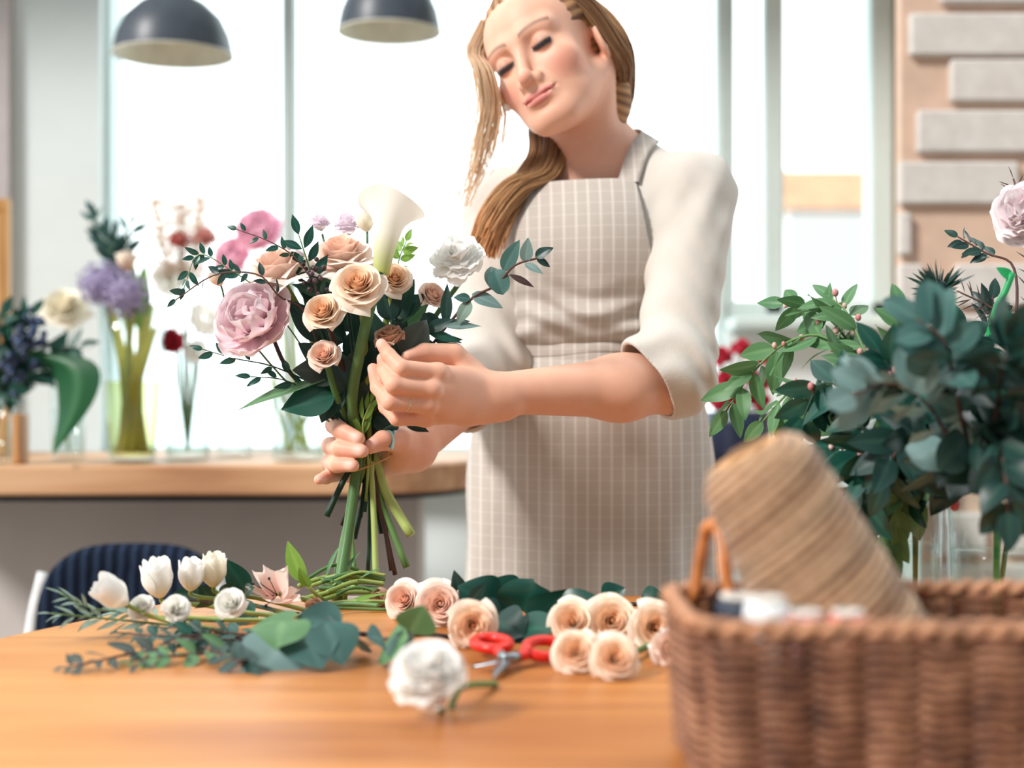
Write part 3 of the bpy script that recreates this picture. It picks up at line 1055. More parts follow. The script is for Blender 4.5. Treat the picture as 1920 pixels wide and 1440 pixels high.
# picture frame on the counter
pf = thing('picture_frame', (xpx(-30, 3.3), 3.3, CZ), 'light wooden picture frame standing at the end of the side counter', 'picture frame')
mb = MB()
fx0, fx1, fz1 = xpx(-110, 3.3), xpx(15, 3.3), zpx(372, 3.3)
for a, b in (((fx0, CZ + .03), (fx0 + .03, fz1 - .03)), ((fx1 - .026, CZ + .03), (fx1, fz1 - .03)), ((fx0, CZ), (fx1, CZ + .03)), ((fx0, fz1 - .03), (fx1, fz1))):
    mb.box((a[0], 3.30, a[1]), (b[0], 3.325, b[1]), .003)
mb.build('frame', m_wood('frame_wood', (176, 124, 70), (214, 164, 104), (226, 180, 124), 'Z', 1.0), pf, smooth=False)
mb = MB(); mb.box((fx0 + .02, 3.308, CZ + .02), (fx1 - .02, 3.318, fz1 - .02)); mb.build('mount_board', m_plain('paper_white', (220, 216, 210), .9), pf, smooth=False)

# dark blue chair standing behind the table
ch = thing('chair', (xpx(235, 2.55), 2.6, 0), 'navy ribbed fabric chair with white frame behind the table', 'chair')
M_NAVY = NT('navy_ribbed_fabric')
_ob = M_NAVY.obj(); _sx = M_NAVY.n('ShaderNodeSeparateXYZ', {0: _ob})
_st = M_NAVY.math('SINE', M_NAVY.math('MULTIPLY', _sx.outputs['X'], 2 * math.pi / .022))
M_NAVY = M_NAVY.done(M_NAVY.bsdf(M_NAVY.mix(M_NAVY.math('MULTIPLY', M_NAVY.math('ADD', _st, 1), .28), lin((16, 22, 36)), lin((52, 68, 94))), .9, .1, M_NAVY.bump(_st, .5, .004)))
cx0, cx1, cD = xpx(58, 2.55), xpx(415, 2.55), 2.55
w_ = (cx1 - cx0) / 2; cxm = (cx0 + cx1) / 2
top_z = zpx(1026, cD)
u = np.linspace(0, 2 * math.pi, 48, endpoint=False)
def sup(a, b, cz, e=3.4):
    return np.stack([a * np.sign(np.cos(u)) * np.abs(np.cos(u)) ** (2 / e), 0 * u, cz + b * np.sign(np.sin(u)) * np.abs(np.sin(u)) ** (2 / e)], 1)
X = []
bh = .20
for dy, k in ((.0, .80), (.0, .93), (.012, .99), (.03, 1.0), (.048, .99), (.06, .93), (.06, .8)):
    r_ = sup(w_ * k if k < 1 else w_, bh * k, top_z - bh)
    r_[:, 0] += cxm; r_[:, 1] = cD + dy + .25 * ((r_[:, 0] - cxm) / 1.0) ** 2 * 0 + .04 * (1 - ((r_[:, 0] - cxm) / w_) ** 2)
    X.append(r_)
mb = MB(); mb.grid(np.array(X), .5, close_u=True)
mb.f.append(tuple(range(48))[::-1]); mb.mi.append(0); mb.f.append(tuple(6 * 48 + i for i in range(48))); mb.mi.append(0)
mb.build('backrest', M_NAVY, ch)
mb = MB(); mb.box((cx0 + .005, cD + .02, .42), (cx1 - .005, cD + .38, .48), .02); mb.build('seat', M_NAVY, ch)
M_WM = m_plain('white_metal', (226, 228, 230), .5, .3)
for sx in (-1, 1):
    bx_ = cxm + sx * (w_ + .002)
    mb = MB(); mb.tube(bez([A3(bx_ - .016 * sx, cD + .03, top_z - .05), A3(bx_ + .004 * sx, cD + .02, top_z - .16), A3(bx_ + .02 * sx, cD - .02, .40), A3(bx_ + .035 * sx, cD - .07, .004)], 16), .013, 10); mb.build('leg', M_WM, ch)
    mb = MB(); mb.tube([A3(bx_ - .01 * sx, cD + .34, .43), A3(bx_ + .02 * sx, cD + .40, .004)], .013, 10); mb.build('leg', M_WM, ch)

# the work table
tb = thing('work_table', (0, 1.3, 0), 'honey coloured wooden work table covered with cut flowers', 'table')
M_TAB = m_wood('table_pine', (158, 92, 42), (200, 133, 72), (216, 155, 93), 'X', .55, .42, planks=.16)
la = TB(0, 1196); lb = TB(330, 1126)
yb = .26 * F / (1117 - 720)
out = [(la[0] - (la[1] - .84) / (lb[1] - la[1]) * (lb[0] - la[0]), .84), (.95, .84), (.95, yb), (xpx(400, yb), yb), (lb[0], lb[1]), (la[0], la[1])]
mb = MB()
lv = []
cxy = np.array(out).mean(0)
for z, k in ((TABLE_Z - .04, .004), (TABLE_Z - .036, 0), (TABLE_Z - .004, 0), (TABLE_Z, .004)):
    lv.append([(x + (cxy[0] - x) * k, y + (cxy[1] - y) * k, z) for x, y in out])
mb.grid(np.array(lv), .5, close_u=True)
n = len(out)
mb.f.append(tuple(3 * n + i for i in range(n))); mb.mi.append(0); mb.f.append(tuple(reversed(range(n)))); mb.mi.append(0)
mb.build('tabletop', M_TAB, tb, smooth=False)
for x, y in ((-.66, .92), (.85, .92), (-.34, 1.62), (.85, 1.62)):
    if True:
        mb = MB(); mb.box((x - .035, y - .035, 0), (x + .035, y + .035, TABLE_Z - .04), .004); mb.build('leg', M_TAB, tb, smooth=False)
mb = MB(); mb.box((-.66, .905, TABLE_Z - .12), (.85, .93, TABLE_Z - .04), .003); mb.build('apron_rail', M_TAB, tb, smooth=False)
# ------------------------------------------------------------------ plants
RNG = np.random.default_rng(11)
M_ROSE = m_leafy('peach_rose_petals', (254, 207, 163), (255, 244, 230), .6, .2, .2, nz=.0)
M_BLUSH = m_leafy('blush_rose_petals', (255, 208, 182), (255, 244, 236), .6, .2, .2, nz=.0)
M_TAUPE = m_leafy('faded_rose_petals', (190, 140, 112), (222, 186, 160), .6, .2, .2, nz=.1)
M_PINK = m_leafy('pink_peony_petals', (255, 212, 220), (255, 242, 245), .55, .28, .2, nz=.0)
M_PINK2 = m_leafy('mauve_peony_petals', (252, 196, 216), (255, 226, 238), .6, .6, .2, nz=.0)
M_WHITE = m_leafy('white_petals', (255, 253, 246), (255, 254, 252), .6, .35, .2, nz=.0)
M_CREAM = m_leafy('cream_petals', (254, 246, 224), (255, 251, 240), .6, .35, .2, nz=.02)
M_LILAC = m_leafy('pale_lilac_petals', (240, 222, 236), (252, 244, 250), .6, .45, .2, nz=.02)
M_CALLA = m_leafy('calla_spathe', (196, 206, 110), (248, 246, 236), .45, .3, .3, nz=.04)
M_WHITEB = m_leafy('backlit_white_petals', (255, 252, 248), (255, 254, 252), .6, .7, .2, nz=.0)
M_RED = m_leafy('red_petals', (168, 24, 50), (220, 70, 92), .6, .25, .2, nz=.15)
M_ALLIUM = m_leafy('lavender_florets', (176, 164, 200), (222, 214, 236), .6, .35, .2, nz=.05)
M_LILY = m_leafy('pink_lily_petals', (250, 206, 194), (255, 242, 234), .55, .4, .2, nz=.02)
M_PLUME = m_leafy('dry_plume', (255, 232, 216), (255, 248, 242), .9, .85, .05, nz=.1)
M_YELLOW = m_leafy('yellow_spadix', (214, 176, 70), (236, 204, 110), .7, 0, .2)
M_LDARK = m_leafy('dark_leaf', (14, 48, 46), (58, 96, 82), .38, .14, .45)
M_LDEEP = m_leafy('deep_green_leaf', (10, 62, 54), (50, 110, 90), .36, .14, .45)
M_LMID = m_leafy('green_leaf', (72, 122, 78), (132, 172, 120), .45, .22, .35)
M_LBRIGHT = m_leafy('bright_leaf', (112, 160, 62), (168, 204, 104), .45, .35, .35)
M_EUC = m_leafy('eucalyptus_leaf', (52, 96, 92), (104, 142, 134), .5, .15, .35)
M_EUCP = m_leafy('pale_eucalyptus_leaf', (104, 136, 134), (150, 178, 172), .55, .15, .35)
M_GREYLEAF = m_leafy('grey_green_leaf', (62, 76, 72), (100, 112, 104), .5, .15, .3)
M_SAGE = m_leafy('sage_leaf', (128, 156, 144), (176, 198, 186), .6, .2, .25)
M_SLIGHT = m_leafy('light_stem', (130, 152, 72), (186, 204, 120), .4, .0, .4)
M_SGREEN = m_leafy('green_stem', (64, 106, 58), (116, 152, 92), .45, .0, .35)
M_SDARK = m_leafy('dark_stem', (28, 54, 44), (52, 84, 66), .5, .0, .3)
M_SBROWN = m_leafy('brown_stem', (62, 44, 46), (104, 74, 68), .6, .0, .25)
M_BLUEB = m_leafy('blue_berry', (22, 32, 58), (66, 88, 128), .35, 0, .5)
M_PINKB = m_leafy('pink_berry', (206, 128, 128), (244, 204, 196), .4, .1, .4)
M_DARKB = m_leafy('dark_berry', (36, 26, 36), (90, 66, 70), .4, 0, .4)

def rose_bloom(mb, c, ax, R, n=26, opn=1.0, rng=RNG, roll=None):
    M = frame(ax) @ rot((0, 0, 1), rng.uniform(0, 6) if roll is None else roll)
    Hh = R * 1.15
    mb.ball(c - M[:, 2] * Hh * .06, (R * .085, R * .085, Hh * .42), M, 10, 8, .05)
    nu, nv = 9, 7
    u = np.linspace(-1, 1, nu)[None, :]; v = np.linspace(0, 1, nv)[:, None]
    for i in range(n):
        t = (i + .5) / n
        ph = i * 2.39996 + rng.normal(0, .12)
        dphi = (1.75 * (1 - t) + .82 * t) * rng.uniform(.9, 1.12)
        rt = R * (.05 + .90 * t ** .8) * (1 if t < .6 else 1 + (opn - 1) * (t - .6) / .4)
        zt = Hh * (.42 - .62 * opn * t ** 2.6)
        zb = -Hh * .5
        rb = R * .10 * (.3 + t)
        rho = rb + (rt - rb) * np.sin(v * math.pi / 2) ** .75
        z = zb + (zt - zb) * v ** 1.25
        k = np.clip((v - .68) / .32, 0, 1) ** 2
        rho = rho + R * (.04 + .20 * t * opn) * k
        z = z - Hh * .16 * t * opn * k
        w = (.30 + .70 * np.sin(np.clip(v * .62 + .12, 0, 1) * math.pi)) 
        phi = ph + u * dphi * w
        z = z - Hh * (.10 + .16 * t) * np.abs(u) ** 2.6 * v ** 2 + Hh * .025 * np.sin(u * 5 + i) * v ** 3
        rho = rho * (1 + .07 * u) + R * .02 * np.sin(u * 4 + i * 1.7) * v
        X = np.stack([rho * np.cos(phi), rho * np.sin(phi), z * np.ones_like(u)], -1)
        tt = np.clip(t * .8 + .25 * v * np.ones_like(u) - .05, 0, 1)
        mb.grid(c + X @ M.T, tt)

def petal(mb, base, d, up, L, W, bend=.5, cup=.25, ruf=.08, t0=.1, t1=.9, tipw=.8, nu=7, nv=7, rng=RNG):
    """one free petal: leaves base along d, upper side towards up"""
    y = nrm(d); x = nrm(np.cross(y, up)); z = np.cross(x, y)
    s = np.linspace(0, 1, nv)
    a = bend * (s - .15)
    dy = np.cumsum(np.cos(a)) / nv; dz = np.cumsum(np.sin(a)) / nv
    dy -= dy[0]; dz -= dz[0]
    w = W * np.sin(math.pi * np.clip(.06 + s * tipw, 0, 1)) ** .75
    u = np.linspace(-1, 1, nu)
    ph = rng.uniform(0, 6); kf = rng.uniform(4, 7)
    X = base + y * (dy * L)[:, None, None] + z * (dz * L)[:, None, None] + x * (w[:, None] * u[None])[..., None] \
        + z * (cup * w[:, None] * u[None] ** 2 + ruf * W * np.sin(u[None] * kf + ph) * (s ** 2)[:, None])[..., None] \
        - y * (.18 * L * (u[None] ** 2) * (s ** 2)[:, None])[..., None]
    tt = t0 + (t1 - t0) * s[:, None] * np.ones(nu)[None] + rng.normal(0, .05)
    mb.grid(X, np.clip(tt, 0, 1))

def leaf(mb, base, d, up, L, W, bend=-.4, fold=.25, shape='ovate', rng=RNG, t=.15, nu=7, nv=9, serr=0):
    y = nrm(d); x = nrm(np.cross(y, up)); z = np.cross(x, y)
    s = np.linspace(0, 1, nv)
    a = bend * s
    dy = np.concatenate([[0], np.cumsum(np.cos(a))[:-1]]) / (nv - 1); dz = np.concatenate([[0], np.cumsum(np.sin(a))[:-1]]) / (nv - 1)
    if shape == 'ovate':
        w = np.sin(math.pi * s ** .72) ** .85
    elif shape == 'lance':
        w = np.sin(math.pi * s ** .85) ** 1.1
    elif shape == 'round':
        w = np.sqrt(np.clip(1 - (2 * s ** .9 - 1) ** 2, 0, 1))
    else:
        w = np.sin(math.pi * s) ** .6
    w = W * .5 * w
    w[0] = W * .03; w[-1] = W * .008
    if serr:
        w = w * (1 + serr * (np.arange(nv) % 2))
    u = np.linspace(-1, 1, nu)
    wav = rng.uniform(-.06, .06); ph = rng.uniform(0, 6)
    X = base + y * (dy * L)[:, None, None] + z * (dz * L)[:, None, None] + x * (w[:, None] * u[None])[..., None] \
        + z * (fold * w[:, None] * np.abs(u[None]) + wav * W * np.sin(s * 7 + ph)[:, None] * u[None])[..., None]
    tt = t + .55 * np.exp(-(u / .16) ** 2)[None] * (1 - s[:, None] * .5) + .12 * np.abs(u)[None] + rng.normal(0, .06)
    mb.grid(X, np.clip(tt, 0, 1))

def floret_ball(mb, c, R, n=130, fr=.22, M=None, squash=(1, 1, 1), rng=RNG, pet=4, t=(.1, .9)):
    for i in range(n):
        zz = 1 - 2 * (i + .5) / n; a = i * 2.39996
        d = A3(math.sqrt(1 - zz * zz) * math.cos(a), math.sqrt(1 - zz * zz) * math.sin(a), zz) + rng.normal(0, .06, 3)
        d = nrm(d)
        p = c + d * np.array(squash) * R * rng.uniform(.82, 1.0)
        fm = frame(d) @ rot((0, 0, 1), rng.uniform(0, 6))
        for k in range(pet):
            b = k * 2 * math.pi / pet
            q = fm @ A3(math.cos(b), math.sin(b), .35)
            petal(mb, p, q, d, R * fr, R * fr * .42, .5, .2, .05, t[0], t[1], nu=3, nv=3, rng=rng)
    mb.ball(c, R * .72 * np.array(squash), nu=14, nv=10, t=t[0])

def puff_bloom(mb, c, ax, R, n=90, rng=RNG, t=(.2, 1.0), W=.36, L=.62, spread=1.9, ruf=.15):
    """carnation / double peony: a dome of many ruffled petals"""
    M = frame(ax)
    for i in range(n):
        q = (i + .5) / n
        th = spread * q ** .6; a = i * 2.39996 + rng.normal(0, .2)
        d = M @ A3(math.sin(th) * math.cos(a), math.sin(th) * math.sin(a), math.cos(th))
        up = M @ A3(-math.cos(th) * math.cos(a), -math.cos(th) * math.sin(a), math.sin(th) + .2)
        b = c + d * R * rng.uniform(.28, .42) * (.6 + .4 * q)
        petal(mb, b, d + rng.normal(0, .12, 3), up, R * L * rng.uniform(.85, 1.12), R * W * rng.uniform(.8, 1.25), rng.uniform(-.3, .7), rng.uniform(-.1, .3), ruf, t[0], t[1], .72, nu=6, nv=5, rng=rng)
    if n > 28:
        mb.ball(c, R * .45, nu=12, nv=8, t=t[1])

def peony_bloom(mb, c, ax, R, rng=RNG, n_in=36, side=None):
    M = frame(ax) @ rot((0, 0, 1), rng.uniform(0, 6))
    for lay, (n, th, L, W, bd) in enumerate(((7, 1.55, 1.0, .56, .75), (7, 1.15, .95, .52, .85), (6, .78, .88, .46, .9))):
        for i in range(n):
            a = i * 2 * math.pi / n + lay * .45 + rng.normal(0, .1)
            d = M @ A3(math.sin(th) * math.cos(a), math.sin(th) * math.sin(a), math.cos(th))
            up = M @ A3(-math.cos(th) * math.cos(a), -math.cos(th) * math.sin(a), math.sin(th))
            petal(mb, c - M[:, 2] * R * .25, d, up, R * L * rng.uniform(.95, 1.08), R * W * rng.uniform(.9, 1.1), bd * rng.uniform(.7, 1.1), .35, .10, .05, 1.0, .78, nu=9, nv=9, rng=rng)
    for i in range(n_in):
        q = (i + .5) / n_in; th = 1.05 * q ** .6; a = i * 2.39996
        d = M @ A3(math.sin(th) * math.cos(a), math.sin(th) * math.sin(a), math.cos(th))
        up = M @ A3(-math.cos(th) * math.cos(a), -math.cos(th) * math.sin(a), math.sin(th) + .1)
        petal(mb, c - M[:, 2] * R * .1, d + rng.normal(0, .1, 3), up, R * .66 * rng.uniform(.8, 1.1), R * .26, rng.uniform(.2, .8), .3, .22, .0, .95, .74, nu=6, nv=6, rng=rng)

def bud_bloom(mb, c, ax, R, n=9, rng=RNG, L=2.0, spiky=.0):
    """half-open bud of overlapping petals"""
    M = frame(ax) @ rot((0, 0, 1), rng.uniform(0, 6))
    nu, nv = 7, 7
    u = np.linspace(-1, 1, nu)[None, :]; v = np.linspace(0, 1, nv)[:, None]
    for i in range(n):
        t = (i + .5) / n
        rho = R * (.35 + .65 * t) * np.sin(math.pi * (.08 + .66 * v)) ** .8 + R * .22 * t * np.clip((v - .75) * 4, 0, 1) ** 2
        z = R * L * (v - .5) * (1.05 - .12 * t) - R * .30 * np.abs(u) ** 1.6 * v ** 3
        z = z + R * spiky * np.abs(np.sin(u * 8 + i)) * np.clip((v - .8) * 5, 0, 1)
        phi = i * 2.39996 + u * (1.15 - .25 * t) * np.sin(math.pi * (.15 + .6 * v)) ** .6
        mb.grid(c + np.stack([rho * np.cos(phi), rho * np.sin(phi), z * np.ones_like(u)], -1) @ M.T, np.clip(.15 + .85 * v * np.ones_like(u), 0, 1))

def calyx(mb, c, ax, R, n=5, rng=RNG, L=1.0, back=.55):
    M = frame(ax)
    mb.ball(c - M[:, 2] * R * .62, (R * .24, R * .24, R * .22), M, 10, 7, .3)
    for i in range(n):
        a = i * 2 * math.pi / n
        d = M @ A3(math.cos(a), math.sin(a), back)
        leaf(mb, c - M[:, 2] * R * .6, d, M[:, 2], R * L, R * .26, .6, .1, 'lance', rng, nu=3, nv=5)

def stem_mesh(mb, pts, r0, r1=None, sides=7, n=26, t=(.1, .9), nodes=0, rng=RNG):
    c = bez(pts, n)
    rr = np.linspace(r0, r1 or r0, n)
    for k in range(nodes):
        i = int(rng.uniform(.2, .9) * n)
        rr[i] *= 1.28
    mb.tube(c, rr, sides, t=np.clip(np.linspace(t[0], t[1], n) + rng.normal(0, .05, n), 0, 1))
    return c

PX = lambda L: [P(*q) for q in L]

def flower(name, label, cat, pts, R, kind, mat, smat, r=.003, ax=None, group=None, leaves=(), lmat=None, cmat=None, n=None, opn=1.0, nodes=0, label_b=None, lean=0, spec=None):
    """a cut flower: pts run from the bloom to the cut end; leaves: (px, py, D, tipx, tipy, tipD, width)"""
    pts = [np.asarray(p, float) for p in pts]
    t = thing(name, pts[-1], label, cat, group)
    c = pts[0]
    a = nrm(pts[0] - pts[1]) if ax is None else nrm(ax)
    mb = MB()
    if kind == 'rose':
        rose_bloom(mb, c, a, R, n or 26, opn)
    elif kind == 'peony':
        peony_bloom(mb, c, a, R, n_in=n or 36)
    elif kind == 'puff':
        puff_bloom(mb, c, a, R, n or 90)
    elif kind == 'bud':
        bud_bloom(mb, c, a, R, n or 9, spiky=.45 if name == 'ranunculus' else 0)
    elif kind == 'ball':
        floret_ball(mb, c, R, n or 120)
    bl = mb.build('bloom', mat, t)
    if kind != 'ball':
        mb = MB(); calyx(mb, c, a, R * (.8 if kind in ('rose', 'bud') else .6)); mb.build('calyx', cmat or M_SGREEN, t).parent = bl
    mb = MB()
    st = [c - a * R * (.7 if kind != 'bud' else .9)] + pts[1:]
    stem_mesh(mb, st, r * .9, r, nodes=nodes)
    mb.build('stem', smat, t)
    for q in leaves:
        mb = MB()
        b = P(*q[:3]); e = P(*q[3:6])
        leaf(mb, b, e - b, (0, -1, .4), np.linalg.norm(e - b), q[6], -.25, .2)
        mb.build('leaf', lmat or M_LDEEP, t)
    return t

def sprig(name, label, cat, pts, mat, smat, n, L, W, r=.0016, shape='ovate', pair=True, ang=.9, group=None, start=.25, parts=False, up=(0, -1, .3), rng=RNG, taper=.5, bend=-.35, fold=.15, berries=None, tip=True, nstem=30, droop=0, roll=1.0):
    """a cut branch: pts from the cut end to the tip, leaves along it"""
    pts = [np.asarray(p, float) for p in pts]
    t = thing(name, pts[0], label, cat, group)
    mb = MB()
    c = stem_mesh(mb, pts, r * 1.25, r * .5, n=nstem, sides=6)
    mb.build('stem', smat, t)
    tan = np.gradient(c, axis=0)
    mb = MB()
    k = 0
    for i in range(n):
        s = start + (1 - start) * (i + .4) / n
        j = min(int(s * (nstem - 1)), nstem - 2)
        T = nrm(tan[j]); U = nrm(np.asarray(up, float) + rng.normal(0, .35 * roll, 3))
        S = nrm(np.cross(T, U)); U = np.cross(S, T)
        for sd in ((-1, 1) if pair else ((-1) ** i,)):
            sc = (1 - taper * max(0, (s - .35) / .65)) * rng.uniform(.8, 1.15)
            aa = ang * rng.uniform(.8, 1.2)
            d = T * math.cos(aa) + S * sd * math.sin(aa) + U * rng.normal(0, .25) * roll + A3(0, 0, -droop)
            upv = U + rng.normal(0, .3, 3) * roll
            if parts:
                mb = MB()
            leaf(mb, c[j] + S * sd * r, d, upv, L * sc, W * sc, bend * rng.uniform(.5, 1.5), fold, shape, rng)
            if parts:
                mb.build('leaf', mat, t)
    if tip:
        if parts:
            mb = MB()
        leaf(mb, c[-1], tan[-1], up, L * (1 - taper) * .9, W * (1 - taper) * .9, bend, fold, shape, rng)
        if parts:
            mb.build('leaf', mat, t)
    if not parts:
        mb.build('foliage', mat, t)
    if berries:
        bm, bn, br = berries
        for i in range(bn):
            mb = MB()
            j = int(rng.uniform(.35, 1) * (nstem - 1))
            o = rng.normal(0, 1, 3); o = nrm(o) * rng.uniform(.6, 1.8) * br * 2
            mb.tube(bez([c[j], c[j] + o * .6 + A3(0, 0, -.002), c[j] + o * 1.1], 4), .0006, 4, caps=False)
            mb.ball(c[j] + o, np.array((1, 1, 1.25)) * br * rng.uniform(.7, 1.15), nu=8, nv=6, t=rng.uniform(0, 1))
            mb.build('berry', bm, t)
    return t
# ------------------------------------------------------------------ the bouquet in her hands
GB = 'flowers of the hand-held bouquet'
GL = 'greenery of the hand-held bouquet'
# calla lily
cp = PX([(712, 512, 1.690), (694, 575, 1.684), (674, 665, 1.690), (660, 755, 1.712), (672, 845, 1.742), (662, 930, 1.735), (648, 1025, 1.718), (631, 1124, 1.688)])
t = thing('calla_lily', cp[-1], 'white calla lily standing highest in the bouquet on a thick green stem', 'calla lily', GB)
ax = nrm(P(730, 395, 1.700) - cp[0]); Mc = frame(ax, (0, 1, 0))
u = np.linspace(0, 2 * math.pi * 1.06, 44)[None, :]; v = np.linspace(0, 1, 22)[:, None]
Lc = .088
fl = np.clip((v - .62) / .38, 0, 1)
side = .5 - .5 * np.cos(u)          # 1 on the far side from the overlap
rr = .0072 + .0150 * v ** 1.5 + fl ** 2 * (.003 + .013 * np.abs(np.sin(u)) ** 1.2 + .004 * side)
zz = Lc * v * (1 + .0 * u) - fl ** 2 * .006 * np.abs(np.sin(u)) + fl * .012 * side ** 2 - .010 * fl * (1 - side)
rr = rr * (1 + .05 * np.sin(u * 2.5) * fl) + .0008 * u
X = np.stack([rr * np.cos(u + 1.2), rr * np.sin(u + 1.2), zz * np.ones_like(u)], -1)
mb = MB(); mb.grid(cp[0] + X @ Mc.T, np.clip(v * 1.9, 0, 1) * np.ones_like(u)); mb.build('spathe', M_CALLA, t)
mb = MB(); mb.tube(bez([cp[0] + ax * .01, cp[0] + ax * .068], 8), np.array([.004, .0045, .0045, .0045, .0045, .004, .0035, .002]), 10); mb.build('spadix', M_YELLOW, t)
mb = MB(); stem_mesh(mb, cp, .0068, .0068, 10, 40, (.5, .3)); mb.build('stem', M_SGREEN, t)

FW = A3(0, -1, 0)
flower('garden_rose', 'open peach rose directly below the calla lily', 'rose', PX([(670, 530, 1.664), (684, 640, 1.705), (690, 760, 1.735), (694, 850, 1.748), (700, 950, 1.740), (705, 1094, 1.716)]), .0295, 'rose', M_ROSE, M_SLIGHT, .0040, FW + A3(-.05, 0, .62), GB, nodes=3, n=30, opn=1.08)
flower('garden_rose', 'peach rose with a rounded cup, second down the column of three before the dark leaves', 'rose', PX([(604, 582, 1.664), (640, 680, 1.705), (672, 780, 1.738), (690, 850, 1.746), (712, 950, 1.748), (741, 1078, 1.745)]), .0245, 'rose', M_ROSE, M_SBROWN, .0030, FW + A3(-.25, 0, .55), GB, n=26, opn=.95)
flower('garden_rose', 'small peach rose lowest in the bouquet above the broad dark leaf', 'rose', PX([(606, 664, 1.672), (632, 745, 1.705), (660, 800, 1.738), (684, 850, 1.750), (706, 920, 1.752), (763, 1064, 1.742)]), .0205, 'rose', M_BLUSH, M_SGREEN, .0046, FW + A3(-.15, 0, .55), GB, n=22, opn=.9)
flower('garden_rose', 'peach rose half hidden behind the base of the calla lily', 'rose', PX([(740, 520, 1.722), (718, 640, 1.742), (702, 760, 1.748), (686, 850, 1.752), (662, 950, 1.742), (644, 1128, 1.712)]), .0215, 'rose', M_ROSE, M_SLIGHT, .0048, FW + A3(.2, 0, .5), GB, n=24, nodes=3)
flower('garden_rose', 'wide pale peach rose above the open rose, left of the calla lily', 'rose', PX([(640, 470, 1.745), (655, 600, 1.745), (676, 750, 1.752), (690, 850, 1.757), (694, 960, 1.760), (690, 1070, 1.762)]), .0370, 'rose', M_BLUSH, M_SDARK, .0030, FW * .5 + A3(-.1, 0, 1), GB, n=26, opn=1.15)
flower('garden_rose', 'creamy blush rose seen from the side above the pink peony', 'rose', PX([(518, 497, 1.715), (580, 620, 1.730), (650, 770, 1.748), (700, 855, 1.756), (722, 920, 1.752), (771, 1003, 1.735)]), .0390, 'rose', M_BLUSH, M_SLIGHT, .0064, FW * .35 + A3(-.3, 0, .9), GB, n=22, opn=1.05)
flower('garden_rose', 'pale rose in shade under the white peony', 'rose', PX([(812, 552, 1.745), (770, 660, 1.752), (722, 770, 1.757), (692, 850, 1.757), (660, 960, 1.755), (668, 1100, 1.74)]), .0200, 'rose', M_BLUSH, M_SGREEN, .0028, FW * .6 + A3(.5, 0, .5), GB, n=20, opn=.8)
flower('garden_rose', 'faded beige rose held between finger and thumb', 'rose', PX([(730, 628, 1.690), (722, 710, 1.712), (706, 790, 1.740), (696, 850, 1.750), (690, 900, 1.752), (684, 960, 1.750)]), .0215, 'rose', M_TAUPE, M_SDARK, .0022, FW * .4 + A3(-.2, 0, .9), GB, n=20, opn=.75)
flower('rose_bud', 'tiny orange bud at the outer edge of the bouquet above the pink peony', 'rose', PX([(406, 522, 1.70), (440, 600, 1.715), (560, 740, 1.735), (684, 850, 1.750), (700, 920, 1.752)]), .0100, 'bud', M_ROSE, M_SGREEN, .0013, FW * .2 + A3(-.5, 0, .8), GB)
flower('peony', 'large open pink peony at the side of the bouquet', 'peony', PX([(476, 598, 1.690), (545, 700, 1.715), (640, 800, 1.742), (690, 850, 1.752), (712, 930, 1.752), (734, 1070, 1.738)]), .0650, 'peony', M_PINK, M_SBROWN, .0030, FW + A3(-.42, 0, .55), GB, n=9)
flower('peony', 'ruffled white peony beside the eucalyptus, in front of the hair', 'peony', PX([(860, 488, 1.755), (800, 620, 1.768), (735, 760, 1.766), (692, 850, 1.760), (655, 960, 1.752), (624, 1115, 1.728)]), .0430, 'puff', M_WHITE, M_SGREEN, .0038, FW * .7 + A3(-.1, 0, .8), GB, n=52)
flower('lisianthus', 'pale lilac lisianthus behind the roses on top of the bouquet', 'lisianthus', PX([(652, 425, 1.80), (664, 560, 1.785), (684, 740, 1.770), (692, 850, 1.764), (694, 940, 1.766)]), .0240, 'puff', M_LILAC, M_SGREEN, .0018, A3(-.1, -.3, 1), GB, n=34)
flower('lisianthus', 'pale lilac lisianthus beside the upright ruscus sprig', 'lisianthus', PX([(600, 420, 1.80), (630, 560, 1.785), (676, 740, 1.772), (690, 850, 1.766), (700, 930, 1.768)]), .0190, 'puff', M_LILAC, M_SGREEN, .0018, A3(-.2, -.3, 1), GB, n=30)
flower('lisianthus', 'cream lisianthus bud leaning on the calla lily', 'lisianthus', PX([(684, 415, 1.775), (690, 560, 1.775), (694, 740, 1.768), (694, 850, 1.764), (690, 930, 1.766)]), .0130, 'bud', M_CREAM, M_SGREEN, .0018, A3(-.25, -.2, 1), GB, n=8)

